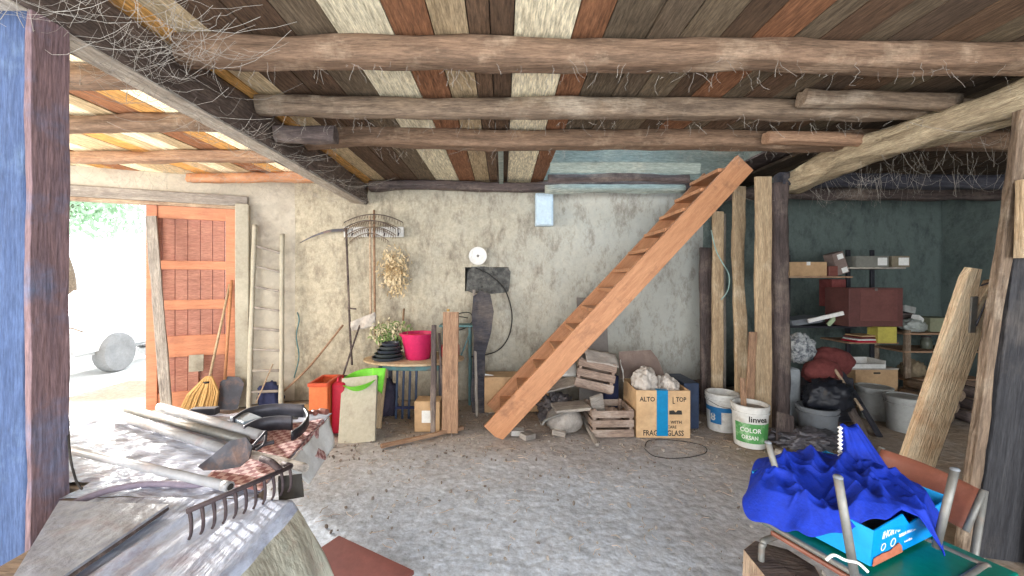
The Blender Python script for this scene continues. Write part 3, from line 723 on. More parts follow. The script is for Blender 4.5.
# stacked dark pans
for i in range(5):
    r=.165-.018*i; z=TZ+.001+i*.037
    p=lathe('dark_pan',[(0,.0),(r*.8,.0),(r*.92,.006),(r,.026),(r*1.02,.036),(r*.95,.034),(r*.88,.012),(0,.010)],(-1.24+i*.008,4.30,z),mat('dark glazed dish %d'%i,(.05+.02*(i%2),.06+.02*(i%2),.08),(.03,.035,.045),rough=.3,bump=.05) if True else 0,n=36)
    tag(p,['bottom dish of the dark stack on the round table, widest of all','second dish from the bottom of the dark stack','middle dish of the dark stack on the round table','fourth dish from the bottom of the dark stack','small top dish of the dark stack on the round table'][i],'dish')
fp=thing('flower_plant',(-1.27,4.55,TZ),'bushy plant with cream green flowers behind the stacked dishes','plant')
lathe('flower_pot',[(0,0),(.07,0),(.09,.15),(.095,.16),(.08,.16),(.07,.13),(0,.13)],(-1.27,4.60,TZ+.001),greypl,fp)
leaves('leaves',(-1.27,4.56,TZ+.22),(.26,.14,.17),420,leafg,fp,.035); leaves('blossom',(-1.27,4.53,TZ+.27),(.24,.14,.15),420,flow,fp,.026)
pk=thing('pink_bucket',(-.93,4.37,TZ),'crimson pink plastic bucket standing on the round table','bucket')
lathe('bucket_body',[(0,0),(.125,0),(.13,.005),(.175,.25),(.19,.252),(.195,.275),(.178,.28),(.165,.25),(.12,.012),(0,.012)],(-.93,4.37,TZ+.001),pink,pk,n=40)
tube('handle',[(-1.115,4.36,TZ+.265),(-1.06,4.25,TZ+.275),(-.93,4.19,TZ+.28),(-.80,4.25,TZ+.275),(-.745,4.36,TZ+.265)],.006,red,pk,n=6)
rc=box('red_tub',(-.60,4.50,TZ+.06),(.20,.16,.115),red,None); tag(rc,'small red tub on the table right of the pink bucket','tub')
bt=thing('small_bottle',P(446,345,4.85),'little white bottle on the ledge above the brown plank','bottle')
bt.location=(-.69,4.78,.0)
tf=thing('teal_frame',P(455,418,4.6),'teal painted metal trestle with a flat top behind the leaning plank','trestle')
z1=.94
for x,y in((-.72,4.80),(-.40,4.80),(-.72,4.93),(-.40,4.93)): beam('leg',(x,y,0),(x,y,z1),.03,.03,teal,tf,rough=.001)
beam('top_plate',(-.76,4.85,z1+.012),(-.36,4.85,z1+.012),.22,.024,teal,tf,rough=.001); beam('brace',(-.72,4.775,.05),(-.40,4.775,.85),.02,.02,teal,tf,rough=.001)
bt.location=(-.66,4.82,z1+.024); prof=[(0,0),(.035,0),(.037,.09),(.03,.11),(.014,.13),(.014,.155),(0,.155)]
lathe('bottle_body',prof,(-.66,4.82,z1+.026),white,bt,n=20); lathe('cap',[(0,0),(.018,0),(.018,.03),(0,.032)],(-.66,4.82,z1+.18),mat('amber cap',(.55,.35,.12),bump=0),bt,n=16)
# boards and sticks in front
tag(beam('brown_plank',P(450,433,3.88),P(451,312,3.99),.155,.03,W_mid,None,up=(0,-1,0),rough=.003),'brown plank with a grey foot leaning against the table','plank')
tag(beam('thin_post',P(433,437,3.85),P(434,325,4.0),.05,.05,W_dark,None,up=(0,-1,0),rough=.005),'rough dark stick standing in front of the table, thickest of the two','stick')
tag(beam('thin_post',P(445,434,3.95),P(439,333,4.1),.025,.025,W_dark,None,up=(0,-1,0),rough=.003),'thin dark stick crossing the brown plank','stick')
tag(beam('floor_stick',PF(381,449)+V((0,0,.02)),PF(463,431)+V((0,0,.03)),.04,.035,W_mid,None,rough=.006,wob=.02),'crooked brown stick lying on the floor before the table','stick')
# dark weathered hide
Mh=Matrix.Translation(P(484,420,4.5))
prism('bark_slab',[(-.10,0),(-.13,.25),(-.11,.6),(-.10,.9),(-.13,1.15),(-.11,1.38),(-.02,1.44),(.09,1.40),(.13,1.2),(.10,.95),(.03,.7),(.03,.45),(.06,.2),(.08,0)],.05,W_black,None,Matrix.Translation(P(482,417,4.55)-V((0,0,.0)))@Euler((R(-8),0,0)).to_matrix().to_4x4())
tag(bpy.context.scene.objects['bark_slab'],'dark waney edged slab leaning under the niche','slab')
tag(beam('thin_post',P(477,420,4.42),P(474,290,4.85),.03,.025,W_grey,None,up=(0,-1,0)),'pale grey stick standing against the dark waney slab','stick')
ws=prism('curved_sheet',[(-.06,0),(-.10,.35),(-.07,.44),(.05,.42),(.11,.36),(.07,.15),(.03,0)],.03,white,None,Matrix.Translation(P(489,413,4.55)-V((0,0,.0)))@Euler((R(-10),0,0)).to_matrix().to_4x4()); tag(ws,'white curved plastic panel standing behind the stair foot','panel')
tag(blob('black_bag',P(497,412,4.6)+V((0,0,.03)),(.14,.12,.34),blkpl,None,folds=.3),'small black bag beside the white panel','bag')
# orange crate, red canister
oc=thing('orange_crate',P(326,428,4.05),'orange plastic crate standing left of the red canister','crate')
c=V((-1.77,3.98,0))
bm=bmesh.new(); 
add_box(bm,(0,0,.01),(.17,.34,.02))
for sx in(-1,1): add_box(bm,(sx*.080,0,.26),(.012,.34,.50),None,.003)
for sy in(-1,1): add_box(bm,(0,sy*.165,.26),(.15,.012,.50),None,.003)
bmo('crate_body',bm,orange,oc,Matrix.Translation(c)@Euler((0,0,R(3))).to_matrix().to_4x4())
bm=bmesh.new()
for sx in(-1,1): add_box(bm,(sx*.083,0,.50),(.03,.36,.035),None,.006)
for sy in(-1,1): add_box(bm,(0,sy*.17,.50),(.18,.03,.035),None,.006)
bmo('rim',bm,mat('deep red orange plastic',(.62,.10,.04),(.55,.08,.03),rough=.45,bump=0),oc,Matrix.Translation(c)@Euler((0,0,R(3))).to_matrix().to_4x4())
rd=thing('red_canister',P(340,430,3.9),'red plastic canister wedged between the orange crate and cream board','canister')
c=V((-1.605,4.00,0))
bm=bmesh.new(); add_box(bm,(0,0,.25),(.135,.24,.50),None,.03); bmo('canister_body',bm,red,rd,Matrix.Translation(c),True)
tube('handle',[c+V((-.02,-.06,.47)),c+V((-.02,-.05,.53)),c+V((-.02,.05,.53)),c+V((-.02,.06,.47))],.012,red,rd)
cardbox('cardboard_box',PF(300,420),(.26,.24,.13),card,'low cardboard box on the floor before the orange crate',rz=.3)
lg=thing('lime_basin',P(362,372,4.1),'lime green plastic basin tilted behind the cream board','basin')
lathe('basin_shell',[(0,0),(.13,0),(.17,.07),(.19,.10),(.195,.112),(.18,.108),(.16,.07),(.12,.012),(0,.012)],P(364,387,4.04),lime,lg,n=36,rot=(R(14),R(-8),0))
sheet('hanging_flap',P(372,368,3.98),P(386,368,4.0),P(374,388,3.98),P(382,394,4.0),lime,lg,8,8,.01)
cb=beam('cream_board',P(357,443,3.72),P(360,377,3.95),.345,.035,cream,None,up=(0,-1,0),rough=.001,corner=.1); tag(cb,'cream painted board leaning in front of the red canister','board')
# supports under basin so it is held
tag(box('wooden_crate',(-1.72,4.30,.225),(.30,.3,.44),W_dark,None),'dark wooden box hidden behind the cream board','box')
# white rag on stick
wr=thing('rag',P(362,322,4.7),'white crumpled rag hanging on the scythe and stick','rag')
sheet('cloth',P(350,322,4.7),P(375,312,4.7),P(352,331,4.7),P(376,326,4.7),cloth_pale,wr,14,10,.05,9)
tag(tube('leaning_stick',[P(343,376,4.35),P(352,348,4.5),P(361,322,4.75)],.011,W_dark),'dark thin stick leaning under the white rag','stick')
tag(tube('leaning_stick',[P(402,335,4.5),P(404,309,4.9)],.011,W_mid,sm=False),'short brown stick leaning on wall behind the pink bucket','stick')
# under table
cl=cardbox('cardboard_box',V((-.75,4.05,0)),(.25,.2,.30),card,'brown cardboard box with a white label under the round table',lab=(.05,.5,.13,.12))
bp=thing('folded_chair',(-1.05,4.3,0),'folded dark blue metal chair frame standing under the table','chair')
for i,x in enumerate((-1.16,-1.09,-1.02,-.95)): beam('tube_bar',(x,4.33,0),(x+.01,4.36,.56),.025,.025,mat('navy metal',(.06,.09,.16),(.04,.06,.1),rough=.4,bump=0),bp,rough=.001,corner=.45)
beam('crossbar',(-1.17,4.33,.12),(-.93,4.33,.12),.02,.03,navy,bp)
tag(beam('pale_batten',V((-1.27,4.05,0)),V((-1.24,4.15,.58)),.075,.03,W_pale,None,up=(0,-1,0)),'pale yellowish batten standing under the table rim','batten')
tag(blob('dark_sack',(-1.30,4.45,.17),(.26,.2,.46),mat('dark violet cloth',(.06,.05,.08),(.03,.03,.05),bump=.4),None,folds=.3),'dark cloth sack stuffed under the table','sack')

# ================================================================ UNDER THE STAIR
cardbox('cardboard_box',V((.0,4.67,0)),(.42,.3,.40),card,'brown cardboard box standing right behind the stair foot',rz=0)
cx=cardbox('cardboard_box',V((.42,4.69,0)),(.34,.3,.30),card2,'reddish cardboard box behind the stair, lower of the two',rz=-.15)
def slat_crate(name,M,L,W,H,label,rows=3,m=W_crate,slat_fr=.24):
    c=thing(name,M.translation,label,'crate')
    for sx in(-1,1):
        for sy in(-1,1):
            bm=bmesh.new(); add_box(bm,(sx*(L/2-.025),sy*(W/2-.02),H/2),(.03,.03,H),None,.003); bmo('corner_post',bm,m,c,M)
    hs=H/rows
    for side in('f','b','l','r'):
        for r_ in range(rows):
            z=hs*(r_+.5); bm=bmesh.new()
            if side in'fb': add_box(bm,(0,(-1 if side=='f' else 1)*(W/2+.001),z),(L,.009,hs*.74),None,.002)
            else: add_box(bm,((-1 if side=='l' else 1)*(L/2+.001),0,z),(.009,W-.02,hs*.74),None,.002)
            bmo('slat',bm,m,c,M)
    bm=bmesh.new()
    for q in range(4): add_box(bm,(0,-W/2+W*(q+.5)/4,.006),(L-.01,W/4-.01,.008))
    bmo('bottom_boards',bm,m,c,M)
    return c
M1=Matrix.Translation((1.04,3.98,0))@Euler((0,0,R(2))).to_matrix().to_4x4()
slat_crate('fruit_crate',M1,.40,.36,.27,'dusty slatted fruit crate on the floor, filled with scraps')
M2=Matrix.Translation((.94,4.20,.34))@Euler((R(-16),R(10),R(-12))).to_matrix().to_4x4()
slat_crate('fruit_crate',M2,.38,.32,.30,'tilted slatted fruit crate stacked on the lower crate',rows=3)
M3=Matrix.Translation((1.16,4.0,0))
tag(box('wood_scrap',(.93,3.93,.26),(.13,.03,.24),W_grey,None,rot=(R(14),R(-15),.2)),'grey board scrap sticking out of the lower fruit crate','board')
tag(blob('rag_bundle',(1.06,3.99,.13),(.22,.20,.20),cloth_pale if 0 else W_crate,None,folds=.3),'brownish bundle inside the lower fruit crate','bundle')
tag(sheet('paper_sheet',(.86,4.10,.665),(1.18,4.06,.61),(.88,4.35,.76),(1.22,4.35,.70),whitep and cloth_pale,None,14,10,.015,8,3),'crumpled pale sheet lying over the tilted crate','sheet')
tag(sheet('hanging_sheet',(1.20,4.06,.62),(1.25,4.25,.66),(1.23,4.06,.46),(1.28,4.25,.48),whitep,None,10,10,.015,8,5),'white sheet edge hanging off the tilted crate','sheet')
tag(box('navy_container',(1.20,4.45,.22),(.14,.10,.44),navy,None,rot=(0,0,.1)),'dark blue object between the crate and the large carton','container')
# bricks/stone seat
sb=thing('stone_block',(.60,3.98,0),'squat grey stone block with a flat capping under the stair','block')
blob('block_body',(.61,3.98,.11),(.36,.30,.27),stone,sb,amp=.07,freq=3,sub=4)
beam('cap_slab',(.50,3.95,.235),(.84,3.98,.255),.26,.03,W_grey,sb,rough=.006)
bmf=bpy.data.objects
tag(tube('metal_pipe',[P(543,440,3.8)+V((0,0,.15)),P(543,424,3.8),P(548,419,3.82),P(575,409,3.9)],.013,steel),'bent grey pipe resting against the stone block','pipe')
tag(box('broken_board',(.60,4.35,.36),(.42,.22,.02),W_grey,None,rot=(R(8),R(-12),.1)),'grey broken board on the debris under the stair','board')
tag(sheet('white_paper',(.52,4.50,.42),(.84,4.48,.42),(.56,4.6,.60),(.82,4.6,.60),whitep,None,10,8,.02),'white paper scrap propped behind the stair','paper')
tag(blob('debris_pile',(.58,4.33,.10),(.36,.34,.32),mat('dark rubbish',(.14,.12,.12),(.06,.06,.07),c3=(.25,.22,.2),scale=9,bump=.9),None,amp=.45,freq=4,sub=5),'heap of dark rubbish under the stair','debris',None,'stuff')
for i,(px,py,a) in enumerate(((517,437,.2),(528,441,.7),(560,437,-.3))):
    p=PF(px,py); tag(box('rubble_chunk',p+V((0,.05,.03)),(.13,.09,.05),[plaster,stone,W_grey][i],None,rot=(.05,.1,a)),['pale plaster chunk beside the stair foot','grey stone chunk on the floor right of the stair foot','flat wood chip in front of the stone block'][i],'rubble')
tag(beam('broken_stick',PF(597,447)+V((0,0,.02)),PF(583,425)+V((0,0,.08)),.035,.03,W_grey,None,rough=.004),'short grey stick lying left of the lower fruit crate','stick')
gb=beam('grey_board',(1.05,4.55,.0),(1.08,4.9,1.28),.36,.02,mat('grey hardboard',(.22,.20,.18),(.17,.15,.14),bump=.1),None,up=(0,-1,0),rough=.001); tag(gb,'grey board leaning on the wall behind the stair and crates','board')
# large carton
cw,cd,chh=.50,.46,.45
Mc2=Matrix.Translation((1.53,4.03,0))@Euler((0,0,R(-2))).to_matrix().to_4x4()
cc=thing('large_carton',(1.66,4.02,0),'large open glass carton sealed with a blue tape strip','carton')
bm=bmesh.new(); t=.008
add_box(bm,(0,0,.006),(cw,cd,.01))
for sx in(-1,1): add_box(bm,(sx*cw/2,0,chh/2),(t,cd,chh),None,.002)
for sy in(-1,1): add_box(bm,(0,sy*cd/2,chh/2),(cw,t,chh),None,.002)
bmo('carton_body',bm,card2,cc,Mc2)
prism('back_flap',[(-.24,0),(-.24,.28),(.10,.30),(.17,.21),(.24,.02)],.008,carddark,cc,Mc2@Matrix.Translation((-.05,cd/2+.01,chh))@Euler((R(-8),0,0)).to_matrix().to_4x4())
fm=lambda x,z,e=.0052: Mc2@Matrix.Translation((x,-cd/2-e,z))@Euler((R(90),0,0)).to_matrix().to_4x4()
bm=bmesh.new(); add_box(bm,(-.01,-cd/2-.006,chh/2+.01),(.105,.003,chh-.02)); add_box(bm,(-.01,-cd/2+.02,chh+.004),(.105,.06,.003)); bmo('blue_tape',bm,bluetape,cc,Mc2)
lettering('ALTO',.062,(0,0,0),ink,cc,M=fm(-.15,.365),sx=.9); lettering('TOP',.062,(0,0,0),ink,cc,M=fm(.165,.365),sx=.8)
lettering('WITH',.04,(0,0,0),ink,cc,M=fm(.12,.15)); lettering('CARE',.038,(0,0,0),ink,cc,M=fm(.08,.105),sx=.9)
lettering('FRAGILE GLASS',.072,(0,0,0),ink,cc,M=fm(.0,.045,.005),sx=.78)
prism('print_mark',[(-.06,-.02),(-.06,.015),(-.02,.02),(.0,.0),(.02,.02),(.055,.018),(.06,-.02)],.002,ink,cc,Mc2@Matrix.Translation((.115,-cd/2-.006,.245)))
bm=bmesh.new(); add_box(bm,(0,0,0),(.006,.002,.06)); add_box(bm,(.008,0,-.03),(.02,.002,.006)); bmo('print_mark',bm,ink,cc,Mc2@Matrix.Translation((.09,-cd/2-.006,.36)))
tag(blob('white_sack',(1.42,4.03,.45),(.25,.30,.34),cloth_pale,None,amp=.3,freq=1.6,folds=.12,sub=5),'pale crumpled sack bulging out of the large carton, left one','sack')
tag(blob('white_sack',(1.65,4.03,.42),(.22,.28,.24),cloth_pale,None,amp=.3,freq=1.9,folds=.12,sub=5),'pale crumpled sack in the right half of the large carton','sack')
tag(box('navy_crate',(1.90,4.24,.23),(.15,.42,.46),mat('dark navy plastic',(.03,.05,.10),(.02,.03,.06),rough=.5),None),'dark navy crate tight against the right side of the carton','crate')
M4=Matrix.Translation((2.22,4.72,0))
slat_crate('fruit_crate',M4,.34,.28,.30,'dark slatted crate in the shade behind the white pail',m=W_dark)
tag(tube('wire_loop',[PF(645,447)+V((0,0,.006)),PF(650,441)+V((0,0,.006)),PF(675,441)+V((0,0,.006)),PF(702,446)+V((0,0,.006)),PF(705,454)+V((0,0,.006)),PF(680,459)+V((0,0,.006)),PF(655,457)+V((0,0,.006)),PF(644,449)+V((0,0,.006))],.004,wire),'thin dark wire loop lying on the floor before the carton','wire')

# ================================================================ PAILS
def pail(name,c,r,h,label,body=white):
    p=thing(name,c,label,'bucket')
    lathe('pail_body',[(0,0),(r*.88,0),(r*.9,.008),(r,h*.8),(r*1.06,h*.8),(r*1.06,h*.84),(r*1.0,h*.84),(r*1.0,h*.9),(r*1.07,h*.9),(r*1.07,h*.99),(r*1.04,h),(r*.97,h),(r*.86,.012),(0,.012)],c,body,p,n=48)
    return p
def band(name,c,r0,r1,z0,z1,m,p,a0,a1,e=.0015,n=30):
    bm=bmesh.new(); A_=[];B_=[]
    for i in range(n+1):
        a=R(a0+(a1-a0)*i/n)
        A_.append(bm.verts.new(((r0+e)*math.sin(a),-(r0+e)*math.cos(a),z0))); B_.append(bm.verts.new(((r1+e)*math.sin(a),-(r1+e)*math.cos(a),z1)))
    for i in range(n): bm.faces.new((A_[i],A_[i+1],B_[i+1],B_[i]))
    return bmo(name,bm,m,p,Matrix.Translation(V(c)),True)
c1=V((2.21,4.04,0)); h1=.37; r1=.145
p1=pail('paint_pail',c1,r1,h1,'white paint pail with a blue band, behind the green labelled pail')
def rr(z,r,h): return r*(.9+.1*z/(h*.8))
band('blue_band',c1,rr(.20,r1,h1),rr(.235,r1,h1),.20,.245,bluep,p1,-110,60); band('blue_logo_panel',c1,rr(.09,r1,h1),rr(.2,r1,h1),.08,.20,bluep,p1,-75,-30)
lettering('8',.10,None,white,p1,M=Matrix.Translation(c1)@Euler((0,0,R(-62))).to_matrix().to_4x4()@Matrix.Translation((0,-r1*.955-.002,.14))@Euler((R(90),0,0)).to_matrix().to_4x4(),bend=r1)
tube('handle',[c1+V((-.155,-.02,.30)),c1+V((-.10,-.135,.27)),c1+V((0,-.165,.255)),c1+V((.10,-.135,.27)),c1+V((.155,-.02,.30))],.003,steel,p1,n=6)
c2=V((2.26,3.66,0)); h2=.375; r2=.146
p2=pail('paint_pail',c2,r2,h2,'white pail with a green label, holding grey dried mortar')
band('green_label',c2,rr(.05,r2,h2),rr(.22,r2,h2),.05,.225,greenp,p2,-85,60)
MT=lambda ang,z: Matrix.Translation(c2)@Euler((0,0,R(ang))).to_matrix().to_4x4()@Matrix.Translation((0,-rr(z,r2,h2)-.003,z))@Euler((R(90),0,0)).to_matrix().to_4x4()
lettering('linvea',.070,None,ink,p2,M=MT(-5,.265),bend=r2)
lettering('COLOR',.055,None,whitep,p2,M=MT(-30,.165),bend=r2,sx=.9); lettering('ORSAN',.05,None,whitep,p2,M=MT(-32,.10),bend=r2,sx=.8)
lathe('dried_mortar',[(0,.0),(r2*.95,.0),(r2*.96,.008),(0,.02)],c2+V((0,0,h2-.05)),stone,p2)
tag(beam('wood_chip',c2+V((-.04,.02,.335)),c2+V((-.01,.10,.58)),.045,.02,W_mid,None,up=(0,-1,0)),'small reddish wood piece stuck in the mortar pail','wood piece')
c3=V((3.95-.32,4.06,0))
# ================================================================ ALCOVE SHELVING
def bx(px0,py0,px1,py1,Y):   # pixel rect -> centre, width, height at depth Y
    a=P(px0,py1,Y); b=P(px1,py0,Y); return (a+b)/2, b.x-a.x, b.z-a.z
blackm=mat('black shelf metal',(.03,.03,.04),(.02,.02,.025),rough=.5,bump=.05)
sf=thing('metal_shelf',P(818,430,4.9),'black metal shelf rack with sagging boards along the alcove wall','shelf')
Ys=4.72
for px in(788,848,872):
    a=P(px,435,Ys+.40); a.z=0; b=P(px,250 if px>800 else 255,Ys+.40); beam('upright',a,b,.05,.03,blackm,sf,up=(0,-1,0),rough=.001)
shelves={}
def shelf(key,px0,px1,py,m=blackm):
    a=P(px0,py,Ys-.02); b=P(px1,py,Ys-.02)
    beam('shelf_board',V((a.x,Ys+.18,a.z)),V((b.x,Ys+.18,a.z)),.42,.018,m,sf,rough=.001,corner=.1); shelves[key]=a.z+.010
shelf('a',786,852,277,W_mid); shelf('b',850,905,268,W_grey); shelf('c',786,856,327); shelf('d',848,898,343,W_mid); shelf('e',846,898,326,W_dark)
shelf('f',850,898,369,W_grey)
def on(key,px0,px1,py0,d,m,label,Yf=None,name='cardboard_box',cat='box',**k):
    Yf=Yf or Ys; z=shelves[key]; a=P(px0,py0,Yf); b=P(px1,py0,Yf)
    return cardbox(name,V(((a.x+b.x)/2,Yf+d/2,z+.001)),(b.x-a.x,d,a.z-z),m,label,cat,**k)
on('a',790,827,262,.28,card,'tan cardboard box on the top left alcove shelf',tape=whitep)
on('a',829,838,266,.2,maroonpl,'small dark red box beside the tan shelf box',name='red_box')
on('b',856,889,256,.26,mat('grey card',(.22,.22,.19),(.17,.17,.15)),'long grey box with a white label on the high right shelf',lab=(.3,.5,.11,.09))
on('b',892,910,256,.26,mat('brown grey card',(.26,.22,.16),(.2,.17,.12)),'short brown box with a white label on the high right shelf',lab=(.15,.5,.12,.09))
z=shelves['a']
tb=cardbox('cardboard_box',V((P(845,276,Ys).x,Ys+.08,z+.03)),(.14,.14,.26),mat('greyish carton',(.24,.18,.16),(.19,.14,.12)),'small tilted box with two white labels between the shelves',tilt=(0,R(-18)),lab=(.12,.8,.07,.06))
bm=bmesh.new(); add_box(bm,(.02,-.071,.04),(.07,.0015,.06)); bmo('paper_label',bm,whitep,tb,tb.matrix_basis)
on('e',849,903,288,.34,suit,'large dark oxblood case on the middle alcove shelf',Yf=4.55,name='storage_case',cat='case')
cs=[o for o in bpy.data.objects if o.name.startswith('storage_case')][0]
bm=bmesh.new(); add_box(bm,(.03,-.172,.24),(.42,.004,.35),None,.001); bmo('front_panel',bm,mat('oxblood front',(.17,.07,.06),(.13,.05,.045),rough=.5,bump=.05),cs,cs.matrix_basis)
bm=bmesh.new(); add_box(bm,(0,-.172,.42),(.03,.006,.03)); bmo('latch',bm,steel,cs,cs.matrix_basis)
c,w,h=bx(832,280,846,306,4.85); tag(box('red_folder',(c.x,4.95,c.z),(w,.2,h+.02),maroon,None),'dark red folder standing under the top left shelf','folder')
# white strips on shelf c
z=shelves['c']
tag(beam('white_strip',P(808,321,4.68),P(843,313,4.62),.03,.045,whitep,None,rough=.001,corner=.1),'long white folded strip on the left middle shelf','strip')
tag(beam('green_strip',P(828,325,4.72),P(838,314,4.76),.02,.05,mat('pale green plastic',(.5,.62,.40),(.42,.54,.33),rough=.5),None,rough=.001,corner=.1),'pale green strip end hanging over the shelf edge','strip')
tag(box('grey_tray',(P(805,322,4.8).x,4.9,z+.05),(.36,.28,.07),greypl,None,rot=(0,R(-8),0)),'grey tray tilted on the left middle shelf','tray')
on('d',878,897,327,.14,yellow,'yellow printed carton on the narrow shelf below the case',Yf=4.62)
for i in range(4):
    a=P(866,341,4.65); tag(box('magazine',V((a.x+.01*i,4.74,shelves['d']+.012+i*.022)),(.26-.01*i,.2,.016),[red,whitep,maroon,card][i],None,rot=(0,0,.05*i)),['bottom red magazine of the small stack on the narrow shelf','white magazine second from the bottom of the small stack','maroon magazine third from the bottom of the small stack','tan magazine on top of the small stack'][i],'magazine')
# below
tr2=thing('cream_tray',P(871,361,4.7),'cream plastic tray with a raised lip on the low shelf','tray')
z=shelves['f']; c,w,h=bx(853,357,887,368,4.66)
bm=bmesh.new(); add_box(bm,(0,0,.005),(w,.24,.01)); 
for sx in(-1,1): add_box(bm,(sx*w/2,0,.045),(.01,.24,.09))
add_box(bm,(0,.12,.045),(w,.01,.09)); add_box(bm,(0,-.12,.025),(w,.01,.05))
bmo('tray_body',bm,white,tr2,Matrix.Translation((c.x,4.80,z+.002)))
c,w,h=bx(861,369,904,392,4.68); zt=c.z-h/2
cardbox('cardboard_box',V((c.x,4.90,0)),(w,.3,shelves['f']-.03),card,'tan box with a dark slot under the low alcove shelf',lab=None)
ob=[o for o in bpy.data.objects if o.get('label','').startswith('tan box with a dark slot')][0]
bm=bmesh.new(); add_box(bm,(0,-.151,shelves['f']-.07),(.08,.003,.02)); bmo('hand_slot',bm,ink,ob,ob.matrix_basis)
def oldpail(px,py,Y,r,h,label,m=white):
    c=V((P(px,py,Y).x,Y,0)); p=pail('plastic_pail',c,r,h,label,m)
    lathe('lid',[(0,0),(r*1.09,0),(r*1.1,-.02),(r*1.09,-.02),(r*1.08,.012),(r*.9,.012),(r*.88,.004),(0,.004)][0:1]+[(r*1.10,0),(r*1.11,-.015),(r*1.12,.01),(r*.92,.014),(r*.9,.006),(0,.006)],c+V((0,0,h+.002)),m,p,n=40)
    return c
duller=mat('dull white plastic',(.42,.43,.42),(.33,.34,.33),rough=.5,bump=.05,c3=(.25,.24,.22),spots=5)
oldpail(874,422,4.36,.145,.33,'lidded white pail below the alcove shelf, left one',duller)
c=oldpail(905,430,4.00,.15,.33,'lidded white pail with a worn label, right of its twin',duller)
band('worn_label',c,.139,.141,.14,.20,card,bpy.data.objects['plastic_pail.001'],-40,50)
# second rack further right: stacked boards / wooden shelf
wr2=thing('wooden_rack',P(935,420,4.9),'old wooden rack holding jars right of the metal shelf','shelf')
for px in(907,985): 
    a=P(px,430,4.75); a.z=0; beam('upright',a,P(px,330,4.75),.07,.04,W_old,wr2,rough=.004); beam('upright',a+V((0,.4,0)),P(px,330,4.75)+V((0,.4,0)),.07,.04,W_old,wr2,rough=.004)
for k,py in(('g',352),('h',380),('i',334)):
    a=P(905,py,4.73); b=P(987,py,4.73); beam('shelf_board',V((a.x,4.95,a.z)),V((b.x,4.95,a.z)),.44,.02,W_mid,wr2,rough=.002,corner=.1); shelves[k]=a.z+.012
gb2=blob('plastic_bag',V((P(918,335,4.8).x,4.86,shelves['i']+.07)),(.26,.2,.18),mat('pale translucent bag',(.42,.45,.42),(.28,.3,.28),rough=.3,bump=.2),None,folds=.3); tag(gb2,'pale plastic bag on the top of the wooden rack','bag')
tag(blob('brown_bag',V((P(918,375,4.8).x,4.86,shelves['h']+.085)),(.24,.22,.22),mat('crackled brown bag',(.30,.24,.15),(.16,.12,.08),bump=.4),None,folds=.4),'crackled brown paper bag on the lower board of the wooden rack','bag')
a=P(936,320,4.85); tag(cardbox('crate_box',V((a.x+.05,4.95,shelves['i'])),(.3,.26,.17),mat('olive box',(.26,.27,.18),(.2,.2,.13)),'olive box on top of the wooden rack'),'olive box on top of the wooden rack','box')
tag(box('white_carton',(P(909,308,4.95).x,5.0,P(0,309,5.0).z),(.16,.12,.08),duller,None,rot=(0,.2,.1)),'small white carton beside the oxblood case','box')
tag(box('carton_stand',(P(909,308,4.95).x,5.02,(shelves['i']+P(0,309,5.0).z-.05)/2),(.14,.12,P(0,309,5.0).z-.05-shelves['i']),W_dark,None),'dark carton below the small white one on the rack','box')
tag(box('white_carton',(P(925,318,4.85).x-.1,4.84,shelves['i']+.16),(.11,.07,.05),whitep,None,rot=(0,.5,.3)),'tiny bright white packet on the rack bag','packet')
for i in range(3):
    x=P(935+17*i,352,4.8).x; j=thing('glass_jar',(x,4.9,shelves['g']),['dusty jar left most on the wooden rack board','dusty jar in the middle of the wooden rack board','dusty jar right most on the wooden rack board'][i],'jar')
    lathe('jar_body',[(0,0),(.05,0),(.055,.01),(.055,.10),(.04,.12),(.04,.135),(0,.135)],(x,4.9,shelves['g']+.001),mat('dusty dark jar %d'%i,(.12,.13+.03*i,.10),(.07,.08,.06),rough=.3,bump=0),j,n=20)
    lathe('lid',[(0,0),(.045,0),(.045,.015),(0,.016)],(x,4.9,shelves['g']+.137),rust,j,n=20)
# firewood and boards right-rear
for i in range(9):
    px=930+ (i%3)*24; r_=.05; row=i//3
    a=V((4.62+(i%3)*.29+row*.06,4.15,.062+row*.117)); 
    tag(beam('firewood_log',a,a+V((.5,.15,.0)) if 0 else a+V((.02,.55,0)),.12,.112,[W_old,W_dark,W_crate][i%3],None,rough=.012,corner=.45),
        ['firewood log, bottom row left, right of the white pails','firewood log, bottom row middle, right of the white pails','firewood log, bottom row right, beside the alcove wall','firewood log, second row left','firewood log, second row middle','firewood log, second row right','firewood log, top row left','firewood log, top row middle','firewood log, top row right'][i],'log')
# leaning dark boards
tag(beam('leaning_board',P(880,437,3.82),P(838,366,4.3),.10,.03,W_black,None,up=(.5,-1,0),rough=.003),'black leaning board, steepest one beside the white pails','board')
tag(beam('leaning_board',P(868,445,3.66),P(836,377,4.1),.16,.025,W_dark,None,up=(.4,-1,0),rough=.003),'wide dark brown leaning board in front of the black bag','board')
tag(beam('leaning_rod',P(862,410,3.7),P(831,364,4.05),.022,.022,W_log,None,up=(0,-1,0),rough=.002),'thin pale rod leaning on the dark boards','rod')
